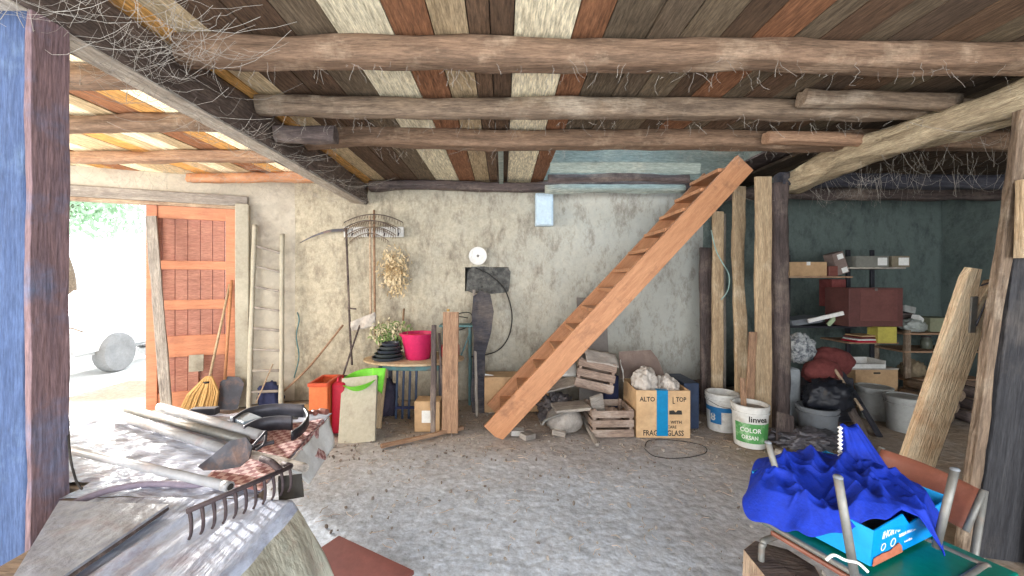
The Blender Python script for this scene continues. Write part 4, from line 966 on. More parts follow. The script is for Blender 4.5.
# bags & cushions
tag(blob('maroon_cushion',P(832,361,4.35),(.44,.26,.30),maroon,None,amp=.12,freq=1.8,flat=False,rot=(0,.2,0)),'maroon cushion bulging behind, upper of the two','cushion')
tag(blob('maroon_cushion',P(822,372,4.10),(.38,.24,.27),maroon,None,amp=.12,freq=1.8,flat=False),'maroon cushion in front of the other maroon one','cushion')
tag(blob('dotted_bag',P(800,350,4.3),(.28,.22,.36),mat('grey dotted bag',(.50,.52,.52),(.10,.11,.13),scale=22,bump=.2,contrast=.3),None,folds=.3),'grey white patterned bag by the dark post','bag')
tag(box('base_chest',(3.40,4.40,.23),(.60,.36,.46),W_black,None),'dark chest under the maroon cushions','chest')
tag(blob('black_bag',P(829,397,3.85),(.46,.30,.36),blkpl,None,amp=.2,folds=.4),'shiny black bin bag below the maroon cushions','bag')
c=P(817,440,3.82); c.z=0
gp=pail('grey_bucket',c,.16,.30,'grey bucket under the black bin bag',greypl)
tag(box('white_canister',(P(799,380,4.0).x,4.12,.30),(.13,.14,.60),mat('grey white drum',(.35,.38,.40),(.28,.3,.32),rough=.5,bump=.05),None,bev=.03),'tall grey white canister between the post and black bag','canister')
tag(blob('plastic_sheet',P(808,441,3.6)+V((0,0,.02)),(.60,.34,.16),mat('dark crumpled film',(.15,.14,.16),(.06,.06,.07),rough=.3,bump=.5,spec=.5),None,amp=.35,freq=4,folds=.5,sub=5),'crumpled dark plastic film on the floor by the grey bucket','film')
# big leaning forked plank
lp=thing('forked_plank',(2.57,2.62,0),'pale rough plank with a split top leaning near the right post','plank')
pA=V((2.60,2.62,0)); pB=P(981,272,2.36)
d_=(pB-pA); 
M,Lp=frame(pA,pB,(0,-1,0.2))
bm=bmesh.new()
outl=[(0,-.095),(0,.095),(Lp*.97,.095),(Lp*1.01,.08),(Lp*1.01,.025),(Lp*.86,-.01),(Lp*.86,-.018),(Lp*.97,-.05),(Lp*.98,-.085),(Lp*.94,-.105)]
vs=[bm.verts.new((x,y,-.02)) for x,y in outl]; f=bm.faces.new(vs); r=bmesh.ops.extrude_face_region(bm,geom=[f])
for v in r['geom']:
    if isinstance(v,bmesh.types.BMVert): v.co.z+=.045
bmo('plank_body',bm,W_hewn if 0 else wood('rough splintered plank',(.80,.66,.46),(.62,.44,.27),c3=(.52,.34,.2),grain=.3,bump=.6,scale=4,spots=4),lp,M)
bm=bmesh.new(); add_box(bm,(Lp*.84,-.0,.034),(.22,.035,.012),Euler((0,0,.25)).to_matrix(),.003); bmo('hasp',bm,steel,lp,M)
tube('hasp_ring',[M@V((Lp*.95,.02,.04)),M@V((Lp*.965,-.01,.055)),M@V((Lp*.95,-.04,.05)),M@V((Lp*.90,-.035,.045)),M@V((Lp*.80,-.03,.04))],.005,iron,lp)

# ================================================================ RIGHT FOREGROUND: CHAIRS, BOX, CLOTH
K=1.267; SZ=.55
L1=V((1.18,1.62,0)); L2=V((1.03,1.165,0)); L3=V((1.44,1.33,0)); L4=L1+L3-L2
up_=thing('metal_chair',(1.3,1.45,SZ),'green seated metal chair lying upside down with its legs in the air','chair')
def leg_up(b,top,name='leg'):
    b=V(b); top=V(top); tube(name,[b,b.lerp(top,.5),top],.0115,steel,up_,n=12,sm=False)
    lathe('leg_cap',[(0,0),(.0125,0),(.0125,.004),(.009,.008),(0,.009)],top,steel if 0 else greypl,up_.children[-1] if 0 else up_,n=12)
leg_up(P(855,578,1.165),P(838,478,1.165)); leg_up(P(795,535,1.58),P(768,443,1.56)); leg_up(P(936,548,1.34),P(955,470,1.34)); leg_up(L4+V((-.06,-.02,SZ)),P(852,430,1.745))
# seat (rounded square sheet) 
cS=(L1+L2+L3+L4)/4; ang=math.atan2(L3.y-L2.y,L3.x-L2.x)
MS=Matrix.Translation((cS.x,cS.y,SZ-.012))@Euler((0,0,ang)).to_matrix().to_4x4()
bm=bmesh.new(); add_box(bm,(0.03,-.02,0),(.50,.56,.018),None,.008); bmo('seat',bm,dkgreen,up_,MS)
tube('seat_frame',[MS@V(q) for q in((-.2,-.24,.008),(.2,-.24,.008),(.22,-.2,.008),(.22,.2,.008),(.2,.22,.008),(-.2,.22,.008),(-.22,.2,.008),(-.22,-.2,.008),(-.2,-.24,.008))],.010,steel,up_,n=8)
# lower chair
lo=thing('metal_chair',(1.25,1.4,0),'upright metal tube chair with brown seat and back carrying the green chair','chair')
sz=.46
Ml=Matrix.Translation((cS.x-.02,cS.y+.02,0))@Euler((0,0,ang)).to_matrix().to_4x4()
bm=bmesh.new(); add_box(bm,(.03,0,sz+.012),(.34,.40,.018),None,.007); bmo('seat',bm,brownseat,lo,Ml)
tube('front_leg_loop',[Ml@V(q) for q in((-.20,-.20,0),(-.19,-.20,.38),(-.185,-.195,.44),(-.15,-.195,sz-.008),(.2,-.195,sz-.008))],.012,steel,lo,n=10)
tube('front_leg_loop',[Ml@V(q) for q in((-.20,.20,0),(-.19,.20,.38),(-.185,.195,.44),(-.15,.195,sz-.008),(.2,.195,sz-.008))],.012,steel,lo,n=10)
tube('stretcher',[Ml@V((-.19,-.20,.30)),Ml@V((-.19,.20,.30))],.009,steel,lo,sm=False)
pa_=P(883,447,1.72); pb_=P(984,490,1.50)
pa_=V((1.63,1.74,.78)); pb_=V((1.79,1.50,.71))
for q,(top,base) in enumerate(((P(882,447,1.80),(1.50,1.80,0)),(P(984,490,1.50),(1.62,1.44,0)))):
    tube('back_leg',[V(base),V(base).lerp(V(top),.5),V(top)],.012,steel,lo,n=10,sm=False)
t0=P(881,449,1.78); t1=P(983,491,1.49); b1=P(966,531,1.47); b0=P(868,490,1.76)
o=sheet('backrest',t0,t1,b0,b1,brownseat,lo,14,6,.0,fn=lambda u,v:V((.03*math.sin(u*3.14),-.0+.03*math.sin(u*3.14),0)),thick=.012)
tube('back_edge',[t1,t1.lerp(b1,.5),b1],.010,steel,lo,n=8,sm=False)
beam('side_slat',Ml@V((-.15,-.22,.40)),Ml@V((.2,-.22,.40)),.02,.05,brownseat,lo,rough=.001)
# blue fruit box
Abox=PZ(870,566,SZ+.010); ax=math.atan2(.15,.354)
Lb,Wb,Hb=.47,.37,.145
Mb=Matrix.Translation(Abox)@Euler((0,0,ax)).to_matrix().to_4x4()
fb=thing('fruit_box',Abox,'bright blue printed cardboard fruit box resting on the green chair','box')
# splayed sides
s=.018
def quad(pts,m,name,t=.004):
    bm=bmesh.new(); f=bm.faces.new([bm.verts.new(p) for p in pts]); o=bmo(name,bm,m,fb,Mb); md=o.modifiers.new('t','SOLIDIFY'); md.thickness=t; md.offset=0; return o
quad([(0,0,.003),(Lb,0,.003),(Lb,Wb,.003),(0,Wb,.003)],card,'box_bottom')
quad([(0,0,0),(Lb,0,0),(Lb+s,-s,Hb*.92),(Lb*.42,-s,Hb*.70),(Lb*.33,-s,Hb),(-s,-s,Hb*.9)],boxblue,'front_side')
quad([(0,0,0),(-s,-s,Hb*.9),(-s,Wb+s,Hb),(0,Wb,0)],boxlt,'end_side')
quad([(Lb,0,0),(Lb+s,-s,Hb*.92),(Lb+s,Wb+s,Hb),(Lb,Wb,0)],boxlt,'end_side')
quad([(0,Wb,0),(Lb,Wb,0),(Lb+s,Wb+s,Hb),(-s,Wb+s,Hb)],boxblue,'front_side')
tl_=math.atan2(s,Hb)
def FM(x,z): return Mb@Matrix.Translation((x,-z/Hb*s-.0035,z))@Euler((R(90)+tl_,0,0)).to_matrix().to_4x4()
lettering('iHORTU',.038,None,whitep,fb,M=FM(.095,.098),sx=.8); 
lettering('DELLA FRUTTA',.016,None,whitep,fb,M=FM(.205,.068)); lettering('e verdura',.013,None,whitep,fb,M=FM(.22,.035))
for x,z,r_ in((.055,.055,.014),(.115,.055,.016)):
    me_=lathe('print_emblem',[(r_*.75,0),(r_,0),(r_,.001),(r_*.75,.001),(r_*.75,0)],(0,0,0),whitep,fb,n=20); me_.matrix_basis=FM(x,z)
prism('terracotta_print',[(0.002,.002),(.002,.03),(.05,.034),(.10,.03),(.15,.045),(.17,.03),(.185,.002)],.002,terra,fb,Mb@Matrix.Translation((0,-.006,0))@Euler((tl_,0,0)).to_matrix().to_4x4())
# blue cloth heap: sheet with explicit fold ridges
bc=thing('blue_cloth',(1.2,1.5,.7),'royal blue cloth heaped in the fruit box and over the chair leg','cloth')
folds=[((-.12,.10),(.05,.30),.035,.020),((-.10,.22),(.08,.36),.030,.018),((-.05,.02),(.12,.06),.030,.016),((.10,.05),(.20,.20),.045,.022),((.14,.02),(.30,.13),.035,.016),
 ((.20,.20),(.42,.26),.040,.024),((.24,.14),(.44,.10),.028,.015),((.16,.26),(.34,.36),.045,.022),((.30,.20),(.46,.34),.025,.016),((.02,.34),(.22,.36),.035,.018),
 ((.36,.02),(.44,.18),.018,.014),((-.12,.16),(-.02,.12),.030,.014),((.06,.12),(.02,.22),.022,.012),((.22,.06),(.26,.22),.022,.011),((.10,.28),(.16,.38),.020,.012),((-.08,.30),(.02,.26),.02,.012)]
folds+=[((random.uniform(-.12,.45),random.uniform(-.02,.40)),None,random.uniform(.010,.022),random.uniform(.006,.011)) for _ in range(34)]
fl=[]
for a_,b_,h_,w_ in folds:
    a_=V((*a_,0))
    if b_ is None: t_=random.uniform(0,6.28); l_=random.uniform(.05,.14); b_=a_+V((math.cos(t_)*l_,math.sin(t_)*l_,0))
    else: b_=V((*b_,0))
    fl.append((a_,b_,h_,w_))
bm=bmesh.new(); N=200; g=[]
def clothpt(u,v):
    a=math.atan2(v,u); m_=max(abs(u),abs(v)); rr_=math.hypot(u,v); k=m_/rr_ if rr_>1e-6 else 1
    x=u*k; y=v*k; rad=math.hypot(x,y); wob_=1+.05*math.sin(a*7+1)+.04*math.sin(a*3)
    px_=.225+x*(.300 if x>0 else .415)*wob_; py_=.185+y*(.262 if y>0 else (.205+.062*max(0,min(1,(x+.12)/.15))))*wob_
    if y<0 and x<-.1: py_=max(py_,-.012)
    p=V((px_,py_,0)); env=max(0,1-rad**5)
    q=p+V((noise.noise(p*9)*.020,noise.noise(p*9+V((9,0,0)))*.020,0))
    h=.152+.022*noise.noise(p*6)+.02*env
    for (a_,b_,hh,w_) in fl:
        dv=b_-a_; t_=max(0,min(1,(q-a_).dot(dv)/dv.length_squared)); d2=(q-a_-dv*t_).length
        if d2<w_*3: h+=hh*math.exp(-(d2/w_)**1.5)*math.sin(max(.08,min(.92,t_))*3.14)**.5*(.35+.65*env)
    h-=.075*math.exp(-((px_-.05)**2/.009+(py_-.17)**2/.007))
    if rad>.84:
        fq=max(0,min(1,(px_-.19)/.05))*max(0,-math.sin(a)); lf=max(0,-math.cos(a))
        h-=(rad-.84)*(.06+.50*lf*lf+.62*fq)+.008*math.sin(a*16)*(rad-.84)/.16
    return V((px_,py_,max(h,.012)))
for j in range(N+1): g.append([bm.verts.new(clothpt(-1+2*i/N,-1+2*j/N)) for i in range(N+1)])
for j in range(N):
    for i in range(N): bm.faces.new((g[j][i],g[j][i+1],g[j+1][i+1],g[j+1][i]))
o=bmo('heaped_cloth',bm,clothblue,bc,Mb@Matrix.Translation((-.01,.0,.004)),True); md=o.modifiers.new('t','SOLIDIFY'); md.thickness=.003
# part draped over rear leg
top=P(849,426,1.74); 
def cone(u,v): return V((0,0,0))
bm=bmesh.new(); g=[]
for j in range(25):
    row=[]; v=j/24
    for i in range(41):
        a=2*math.pi*i/40
        r_=(.03+.085*v)*(1+.35*math.cos(a*5+v*2)*v+.15*math.cos(a*9))
        row.append(bm.verts.new(top+V((r_*math.cos(a)*1.0+.035*v,r_*.7*math.sin(a)-.10*v,.012-.30*v-.02*(1-v)*abs(math.sin(a))))))
    g.append(row)
for j in range(24):
    for i in range(40): bm.faces.new((g[j][i],g[j][i+1],g[j+1][i+1],g[j+1][i]))
bm.faces.new(g[0][:40]) 
bmo('draped_peak',bm,clothblue,bc,None,True)
bm=bmesh.new(); pp=[P(841,428+i*4,1.70) for i in range(10)]
for i,q in enumerate(pp): add_box(bm,q+V((-.004,0,0)),(.012,.01,.012),Euler((0,R(45),0)).to_matrix())
bmo('white_trim',bm,whitep,bc)
tag(sheet('cardboard_flap',P(809,462,1.9),P(828,451,1.95),P(813,475,1.8),P(845,478,1.8),mat('beige card',(.48,.42,.32),(.40,.34,.26)),None,6,6,.004,thick=.005),'beige cardboard flap poking up behind the blue cloth','cardboard')
# plastic hook / strap on the lower chair
tag(tube('white_strap',[P(826,560,1.12),P(834,555,1.12),P(845,560,1.12),P(858,563,1.13),P(868,572,1.12)],.004,whitep),'thin white strap with a buckle on the chair frame','strap')
# stump
ls=thing('chopping_log',(1.11,1.63,0),'upright pale split log standing beside the chair legs','log')
bm=bmesh.new()
prf=[(-.14,-.09),(-.02,-.14),(.09,-.11),(.14,.02),(.10,.13),(-.04,.14),(-.13,.08)]
rings=[]
for k in range(9):
    z=.37*k/8; rings.append([bm.verts.new((x*(1.05-.1*k/8)+.006*noise.noise(V((x*9,z*9,1))),y*(1.05-.1*k/8),z-(.03 if k==8 and x>.05 else 0))) for x,y in prf])
for a_,b_ in zip(rings,rings[1:]):
    for i in range(7): bm.faces.new((a_[i],a_[(i+1)%7],b_[(i+1)%7],b_[i]))
bm.faces.new(rings[0]); ftop=bm.faces.new(rings[-1])
W_v=mat('split log vertical grain',(.60,.46,.33),(.33,.22,.15),scale=4,stretch=(7,7,1),bump=.5,c3=(.24,.16,.11),spots=6)
bmo('log_body',bm,W_v,ls,Matrix.Translation((1.13,1.60,0)))
bm=bmesh.new(); f=bm.faces.new([bm.verts.new((x*.93,y*.93,.3705-(.03 if x>.05 else 0)+.001)) for x,y in prf]); bmo('sawn_top',bm,W_dark,ls,Matrix.Translation((1.13,1.60,0)))

# ================================================================ LEFT FOREGROUND TABLES
TH=.70
t1=thing('work_table',(-1.25,.85,0),'near work table wrapped in crumpled plastic sheeting','table')
for x,y in((-1.15,.45),(-.85,.45),(-1.30,1.28),(-.85,1.32)): beam('leg',(x,y,0),(x,y,TH-.05),.06,.06,W_old,t1)
box('tabletop',(-1.005,.90,TH-.035),(.44,1.06,.045),W_old,t1); box('tabletop_leaf',(-1.33,1.20,TH-.035),(.20,.34,.045),W_old,t1)
# plastic cover with folds running towards the viewer
bm=bmesh.new(); g=[]; nx=110; ny=90
for j in range(ny+1):
    row=[]
    for i in range(nx+1):
        u=i/nx; v=j/ny
        x=-1.62+u*1.08; y=.33+v*1.24
        z=TH+.004+.006*noise.noise(V((x*6,y*6,0)))
        # diagonal folds
        s_=(x+1.12)+ (y-1.34)*-.12
        z+=.016*max(-.2,math.sin((x*1.0-y*.10)*62+2*noise.noise(V((x*3,y*3,0)))))*math.exp(-((x+1.02)/.11)**2)
        z+=.004*abs(noise.noise(V((x*14-y*2,y*5,4))))*1.5
        ex=-.762
        if x>ex:
            d=x-ex; a=min(1,d/.04); x2=ex+.16*(1-math.exp(-d*6.0))*(.8+.4*v)+.018*math.sin(y*34)*min(1,d*6)+.012*noise.noise(V((y*7,d*5,0))); z=TH+.004-d*1.35*(1) ; x=x2
        if y>1.452 and x>ex-.12:
            d=y-1.452; y=1.452+.02*min(1,d*20)+.05*d; z-=d*1.1
        row.append(bm.verts.new((x,y,z)))
    g.append(row)
for j in range(ny):
    for i in range(nx):
        q_=g[j][i].co
        if q_.y>1.458 and q_.x<-.875: continue
        if q_.x<max(-1.54+(1.42-max(q_.y,1.0))*.7,-9) or (q_.x<-1.645 and q_.y>1.385): continue
        if abs(g[j][i].co.z-g[j][i+1].co.z)<.2: bm.faces.new((g[j][i],g[j][i+1],g[j+1][i+1],g[j+1][i]))
o=bmo('plastic_cover',bm,plastic,t1,None,True); o.data.materials.append(plasticside)
for p in o.data.polygons:
    c=p.center
    if c.z<TH-.03: p.material_index=1
sb_=thing('covered_board',(-1.25,.85,TH+.02),'dusty board lying under plastic at the near corner of the table','board')
bm=bmesh.new(); ol=[(-1.525,1.375),(-1.13,1.352),(-1.122,.42),(-1.235,.42),(-1.235,1.0)]
f=bm.faces.new([bm.verts.new((x,y,TH+.020)) for x,y in ol]); r=bmesh.ops.extrude_face_region(bm,geom=[f])
for v in r['geom']:
    if isinstance(v,bmesh.types.BMVert): v.co.z+=.022
bmo('board_body',bm,slabm,sb_)
tube('board_edge',[(-1.124,.43,TH+.028),(-1.126,.9,TH+.028),(-1.132,1.35,TH+.028)],.006,W_dark,sb_)
# hanging transparent front? red-brown sheet on floor
tag(beam('red_board',(-.70,2.17,.015),(-1.19,1.30,.015),.57,.02,redpl,None,rough=.001,corner=.1),'red brown sheet lying on the floor by the wrapped table','board')
# table two
t2=thing('trestle_table',(-1.7,2.1,0),'further trestle table covered with plastic and checked oilcloth','table')
box('tabletop',(-1.84,1.98,TH-.035),(1.60,.84,.045),W_old,t2); box('tabletop_extension',(-1.29,1.515,TH-.035),(.68,.09,.045),W_old,t2)
for x,y in((-2.5,1.82),(-1.42,1.82),(-2.5,2.32),(-1.42,2.32)): beam('leg',(x,y,0),(x,y,TH-.06),.06,.06,W_old,t2)
bm=bmesh.new(); nx=120; ny=90; g={}
for j in range(ny+1):
    for i in range(nx+1):
        x=-2.64+i/nx*1.76; y=1.465+j/ny*.935
        if x<-1.63 and y<1.57: continue
        lim=-.89-(y-1.35)*.13
        xx=min(x,lim)
        z=TH+.001+.010*noise.noise(V((x*4,y*4,2)))+.008*noise.noise(V((x*11,y*9,5)))+.006*abs(noise.noise(V((x*7+y*4,y*20-x*5,1))))*2
        g[i,j]=bm.verts.new((xx if xx==x else lim+.0005*(x-lim),y,max(z,TH-.008)))
for (i,j) in list(g):
    q=[g.get((i,j)),g.get((i+1,j)),g.get((i+1,j+1)),g.get((i,j+1))]
    if all(q): bm.faces.new(q)
bmo('plastic_cover',bm,mat('pale crumpled sheeting',(.50,.55,.66),(.33,.36,.46),rough=.22,bump=1.0,scale=4,stretch=(1,2.5,1),c3=(.28,.21,.21),spots=2.2,spec=.5,bscale=9),t2,None,True)
# checked oilcloth, top plus hanging end
ok=thing('oilcloth',(-1.05,1.9,TH),'red checked oilcloth lying on the further table with its end hanging','tablecloth')
sheet('cloth_top',(-1.16,1.53,TH+.022),(-.895,1.475,TH+.022),(-1.28,2.10,TH+.022),(-1.005,2.24,TH+.022),checkm,ok,24,40,.006,7)
sheet('hanging_end',(-.945,1.85,TH+.020),(-1.00,2.24,TH+.020),(-.92,2.06,TH-.13),(-.975,2.20,TH-.12),checkm,ok,16,12,.01,7)
sheet('white_underlay',(-.915,1.68,TH+.010),(-1.005,2.30,TH+.010),(-.90,1.86,TH-.15),(-.955,2.26,TH-.13),mat('white plastic film',(.70,.72,.72),(.58,.6,.6),rough=.35,bump=.3),ok,20,14,.015,6,3)
tag(sheet('navy_rag',(-.86,1.53,TH+.05),(-.79,1.57,TH+.04),(-.84,1.50,TH-.03),(-.77,1.55,TH-.04),ink,None,12,12,.04,12),'dark navy rag hanging between the two tables','rag')
# ---- rake
rk=thing('garden_rake',PZ(238,510,TH),'rusty iron garden rake head standing on its eleven tines','rake')
ra=P(187,516,1.21); rb=P(291,471,1.50); ra.z=rb.z=TH+.100
tube('rake_bar',[ra,(ra+rb)/2,rb],.0085,rust,rk,n=8,sm=False)
dr_=(rb-ra).normalized(); nr_=V((dr_.y,-dr_.x,0))
for i in range(11):
    q=ra.lerp(rb,.02+.096*i)
    tube('tine',[q,q+V((0,0,-.035))+nr_*.010,q+V((0,0,-.070))+nr_*.008,q+V((0,0,-.092))-nr_*.006],[.0055]*6+[.005]*6+[.0045]*6+[.003],rust,rk,n=6)
mid=rb.lerp(ra,.12); tube('socket',[mid,mid-nr_*.06+V((0,0,.02)),mid-nr_*.12+V((0,0,.02))],.012,rust,rk)
tube('handle',[rb-nr_*.0+V((0,0,.002)),rb+dr_*.0-nr_*.05+V((0,0,.0))],.01,rust,rk,sm=False)
# ---- hoe
hz=TH+.06
ho=thing('hoe',PZ(225,458,TH),'grey pointed hoe blade with a round wooden handle on the table','hoe')
c=PZ(228,458,TH+.07)
ps=[PZ(198,466,hz-.01),PZ(212,456,hz+.02),PZ(230,441,hz+.07),PZ(247,437,hz+.09),PZ(253,446,hz+.06),PZ(250,459,hz+.01),PZ(240,467,hz-.02),PZ(222,470,hz-.03),PZ(205,470,hz-.03),PZ(210,466,hz-.02)]
bm=bmesh.new(); f=bm.faces.new([bm.verts.new(q-c) for q in ps]); bmesh.ops.triangulate(bm,faces=[f]); o=bmo('blade',bm,blade,ho,Matrix.Translation(c)); md=o.modifiers.new('t','SOLIDIFY'); md.thickness=.005
tube('handle',[PZ(249,454,hz),PZ(275,460,TH+.045),PZ(306,468,TH+.045)],[.017]*6+[.018]*6+[.015],W_grey,ho,n=12)
tube('eye_ring',[PZ(252,447,hz+.03),PZ(262,436,hz+.06),PZ(266,432,hz+.06),PZ(264,444,hz+.02),PZ(256,450,hz+.01)],.006,iron,ho)
tube('prong',[PZ(250,450,hz),PZ(262,445,hz+.0),PZ(274,442,hz)],.010,iron,ho)
# ---- pipes
def pipe(a,b,r,label,m=steel,cap=True):
    t_=thing('metal_pipe',(a+b)/2,label,'pipe'); tube('pipe_body',[a,b],r,m,t_,n=16,sm=False)
    if cap:
        d=(b-a).normalized(); tube('open_end',[b-d*.02,b+d*.003],r*.72,ink,t_,n=14,sm=False); tube('end_ring',[b-d*.03,b+d*.001],r*1.08,m,t_,n=16,sm=False)
pg=mat('scuffed white pipe',(.42,.42,.43),(.27,.27,.28),rough=.35,bump=.1,c3=(.38,.33,.32),spots=7)
pipe(PZ(66,452,TH+.10)+V((0,.02,0)),PZ(230,487,TH+.055),.017,'long pale pipe reaching from the pillar to the rake',pg)
pipe(PZ(112,413,TH+.05),PZ(232,452,TH+.04),.022,'pale pipe nearest the viewer in the bundle behind the hoe',pg,False)
pipe(PZ(128,409,TH+.055),PZ(246,441,TH+.045),.022,'middle grey pipe of the bundle behind the hoe',steel,False)
pipe(PZ(160,407,TH+.07),PZ(262,436,TH+.06),.024,'thick white pipe furthest back in the bundle',pg,False)
tag(tube('bent_wire',[PZ(68,420,TH+.25)+V((0,0,.0)),PZ(70,455,TH+.15),PZ(76,480,TH+.03),PZ(82,489,TH+.01)],.004,ink),'thin bent black wire hanging beside the pillar','wire')
tag(tube('curved_strap',[PZ(70,505,TH+.02),PZ(110,490,TH+.025),PZ(150,484,TH+.02),PZ(195,485,TH+.02),PZ(205,482,TH+.02)],[.012]*25,mat('dusty purple strap',(.28,.24,.30),(.2,.17,.22),bump=.2),None),'dusty curved strap lying under the long pale pipe','strap')
tag(box('tin_box',PZ(246,425,TH+.05),(.15,.09,.085),mat('galvanised tin',(.36,.42,.48),(.26,.31,.36),metal=.4,rough=.4,bump=.1),None,rot=(0,0,-.6)),'small tin box between the pipes and the black yoke','box')
tag(box('iron_lump',PZ(205,411,TH+.03),(.14,.05,.04),iron,None,rot=(0,0,.1)),'small dark iron lump on the far edge of the table','iron piece')
# ---- black yoke
yk=thing('iron_yoke',PZ(275,425,TH),'black curved metal yoke with a turned handle on the far table corner','yoke')
def strip(name,pts,h,m,par,t=.012):
    pts=smoothpts(pts,8); bm=bmesh.new(); a=[bm.verts.new(p+V((0,0,h/2))) for p in pts]; b=[bm.verts.new(p-V((0,0,h/2))) for p in pts]
    for i in range(len(a)-1): bm.faces.new((a[i],a[i+1],b[i+1],b[i]))
    o=bmo(name,bm,m,par,None,True); md=o.modifiers.new('t','SOLIDIFY'); md.thickness=t; md.offset=0; return o
zz=TH+.07
strip('rear_band',[PZ(233,424,zz),PZ(250,414,zz),PZ(276,410,zz),PZ(304,411,zz)],.07,iron,yk,.008)
strip('front_band',[PZ(244,433,zz-.01),PZ(258,426,zz-.01),PZ(275,423,zz-.01),PZ(292,423,zz-.01)],.07,iron,yk,.012)
strip('end_band',[PZ(304,411,zz),PZ(308,419,zz),PZ(302,429,zz-.01),PZ(292,436,zz-.01)],.045,blkpl,yk,.012)
tube('handle',[PZ(306,414,zz),PZ(312,412,zz),PZ(316,413,zz),PZ(319,411,zz),PZ(327,412,zz)],[.010]*7+[.015]*6+[.011]*6+[.016]*6,maroonpl,yk,n=12)
tube('inner_rod',[PZ(245,420,zz-.01),PZ(298,418,zz-.01)],.006,steel,yk,sm=False)

# ================================================================ COBWEBS, FLOOR LITTER
def cobs(name,label,gen,n,seed,rad=.0007):
    random.seed(seed); bm=bmesh.new()
    for _ in range(n):
        pts=gen()
        tube_bm(bm,pts,rad*random.uniform(.6,1.5),3)
    o=bmo(name,bm,cob); tag(o,label,'cobweb',None,'stuff'); return o
def hang(xr,yr,z,lr):
    def f():
        x=random.uniform(*xr); y=random.uniform(*yr); l=random.uniform(*lr); p=V((x,y,z+random.uniform(-.02,.02))); pts=[p]
        k=5; dx=random.gauss(0,.04)
        for i in range(1,k): 
            p=p+V((dx/k+random.gauss(0,.008),random.gauss(0,.008),-l/k)); pts.append(p)
        return pts
    return f
def swag(xr,yr,z,lr,sp=.3):
    def f():
        a=V((random.uniform(*xr),random.uniform(*yr),z+random.uniform(-.06,.06))); b=a+V((random.gauss(0,sp),random.gauss(0,sp*.4),random.uniform(-.05,.05))); l=random.uniform(*lr)
        return [a.lerp(b,t)+V((random.gauss(0,.006),0,-l*4*t*(1-t)+random.gauss(0,.004))) for t in[0,.17,.34,.5,.66,.83,1]]
    return f
for i,(y,n_) in enumerate(((2.03,110),(2.70,120),(3.30,120),(4.80,80))):
    cobs('cobweb',['cobweb threads under the ceiling joist nearest the viewer','cobweb threads under the second long joist','cobweb threads under the third long joist','cobweb threads along the dark joist on the rear wall'][i],hang((-1.5,3.6 if i<3 else 2.4),(y-.07,y+.08),2.575,(.02,.13)),n_,i)
cobs('cobweb','dense cobwebs draped along the dark left girder',swag((-1.85,-1.62),(1.2,4.8),2.47,(.02,.10),.25),330,11)
cobs('cobweb','tangled cobweb nest where pillar and girder meet the ceiling',swag((-1.9,-1.2),(1.4,1.95),2.56,(.01,.12),.20),170,12,.0006)
cobs('cobweb','thick cobwebs hanging below the pale hewn girder',swag((2.75,3.6),(2.0,4.0),2.38,(.03,.22),.22),70,13,.0008)
cobs('cobweb','cobwebs along the door lintel and left short joists',swag((-4.2,-1.9),(3.6,4.7),2.56,(.02,.16),.22),160,14)
cobs('cobweb','cobweb strands hanging in the dark alcove ceiling',hang((2.9,4.6),(3.0,4.6),2.5,(.05,.3)),90,15)
cobs('cobweb','cobwebs on the plaster wall and ladder',swag((-2.9,.6),(4.93,4.96),1.9,(.02,.3),.08),0 or 60,16)
# underside lighter strip of girder (silk covered)
cobs('cobweb','pale silk mat covering the underside of the left girder',lambda:[V((random.uniform(-1.80,-1.66),y0:=random.uniform(1.5,4.7),2.447)),V((random.uniform(-1.80,-1.66),y0+random.uniform(.2,.5),2.443))],520,17,.0020)
random.seed(5)
bm=bmesh.new()
for i in range(1500):
    y=random.uniform(1.3,4.6); x=random.uniform(-2.5,3.4)
    if random.random()<.5: y=random.uniform(3.3,4.6)
    s=random.uniform(.004,.012)*(1.6 if random.random()<.08 else 1)
    r=bmesh.ops.create_icosphere(bm,subdivisions=1,radius=1,matrix=Matrix.Translation((x,y,s*.2))@Euler((random.random()*3,random.random()*3,random.random()*3)).to_matrix().to_4x4()@Matrix.Diagonal((s*1.4,s,s*.6,1)))
tag(bmo('pebbles',bm,mat('floor grit',(.36,.32,.28),(.16,.13,.11),scale=3,contrast=.2)),'scattered grit and pebbles over the earth floor','grit',None,'stuff')
bm=bmesh.new()
for i in range(420):
    y=random.uniform(2.2,4.6); x=random.uniform(-1.6,2.8); a=random.uniform(0,6.28); l=random.uniform(.02,.09)
    p=V((x,y,.004)); tube_bm(bm,[p,p+V((math.cos(a)*l*.5,math.sin(a)*l*.5,.004)),p+V((math.cos(a+.3)*l,math.sin(a+.3)*l,0))],.0018,3)
tag(bmo('straw_litter',bm,W_log),'loose straw and splinters littering the floor','straw',None,'stuff')

# ================================================================ LIGHT, CAMERA
w=bpy.data.worlds.new('World'); bpy.context.scene.world=w; w.use_nodes=True
bg=w.node_tree.nodes['Background']; bg.inputs[0].default_value=(.86,.93,1,1); bg.inputs[1].default_value=WORLD
def area(name,loc,target,sx,sy,power,col):
    l=bpy.data.lights.new(name,'AREA'); l.shape='RECTANGLE'; l.size=sx; l.size_y=sy; l.energy=power; l.color=col
    o=bpy.data.objects.new(name,l); C.objects.link(o); o.location=loc; d=V(target)-V(loc); o.rotation_euler=d.to_track_quat('-Z','Y').to_euler(); return o
area('gateway_light',(.3,-1.9,1.5),(.3,4,1.7),8.5,2.2,REAR,(.98,.985,1))  # added fill lamp behind the viewer, brightens everything facing it
area('left_fill_light',(-5.2,1.7,1.7),(-1.2,2.6,1.3),2.2,1.2,LEFT,(1,.93,.84))  # added fill lamp at the closed left wall, brightens tables and left bay
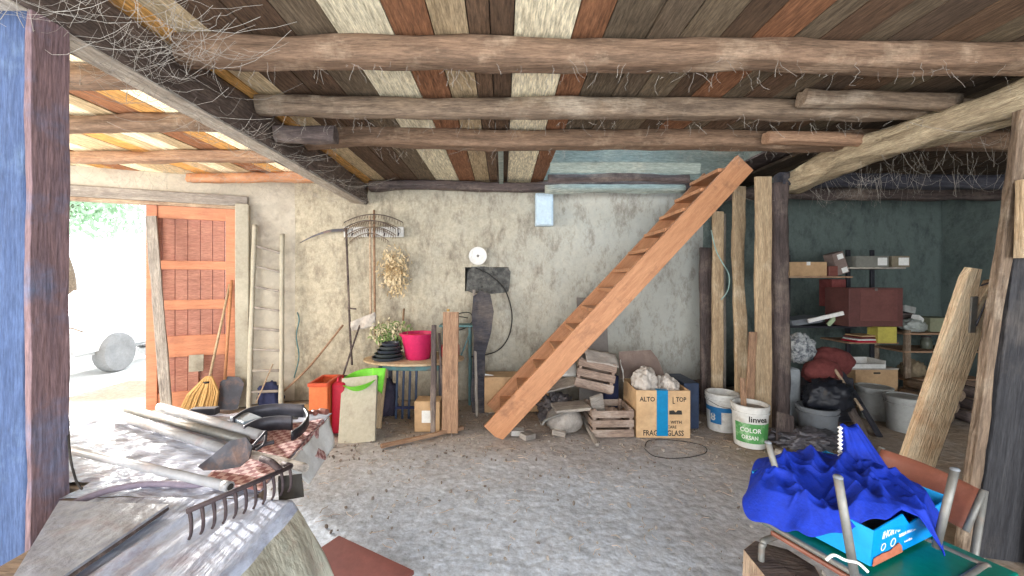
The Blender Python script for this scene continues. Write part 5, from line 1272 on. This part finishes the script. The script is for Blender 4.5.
area('hatch_skylight',(1.3,4.5,3.2),(1.2,5.0,2.2),1.6,.4,HATCH,(.55,.78,1))
dp=DW(2.1,-1.2,2.2)
area('doorway_sky',tuple(dp+V((-.6,.8,1.6))),(-1.5,2.2,.3),1.6,1.2,DOOR,(1,.94,.84))
sun=bpy.data.lights.new('sun','SUN'); sun.energy=SUN; sun.angle=R(2.5); sun.color=(1,.96,.90); so=bpy.data.objects.new('sun',sun); C.objects.link(so)
so.rotation_euler=V((.80,-.55,-.29)).to_track_quat('-Z','Y').to_euler()
cam=bpy.data.cameras.new('cam'); co=bpy.data.objects.new('camera',cam); C.objects.link(co); co.location=(0,0,CH); co.rotation_euler=(R(90),0,0)
cam.sensor_width=36; cam.lens=36*400/1024; cam.shift_x=9/1024; cam.shift_y=-8/1024; cam.clip_start=.02
sc_=bpy.context.scene; sc_.camera=co
sc_.view_settings.view_transform='Standard'; sc_.view_settings.look='None'; sc_.view_settings.exposure=EXPO
sc_.cycles.use_denoising=True; sc_.cycles.max_bounces=8; sc_.cycles.sample_clamp_indirect=8
def stem(o): return o.name.split('.')[0]
def nest(thing_, part, subs):
    for t_ in [o for o in bpy.data.objects if stem(o)==thing_ and 'category' in o]:
        ps=[o for o in t_.children if stem(o)==part]
        if not ps: continue
        for s_ in [o for o in t_.children if stem(o) in subs]:
            s_.parent=ps[0]; s_.matrix_parent_inverse=ps[0].matrix_basis.inverted()
nest('garden_rake','rake_bar',['tine']); nest('hook_board','backboard',['hook']); nest('pink_bucket','bucket_body',['handle'])
nest('paint_pail','green_label',['lettering']); nest('paint_pail','pail_body',['handle']); nest('large_carton','carton_body',['lettering','print_mark'])
nest('fruit_box','front_side',['lettering','print_emblem','terracotta_print']); nest('glass_jar','jar_body',['lid']); nest('parked_car','car_body',['side_window'])
nest('forked_plank','hasp',['hasp_ring']); nest('small_bottle','bottle_body',['cap']); nest('metal_chair','backrest',['back_edge'])
for o in list(bpy.data.objects):
    if 'w' in o: del o['w']
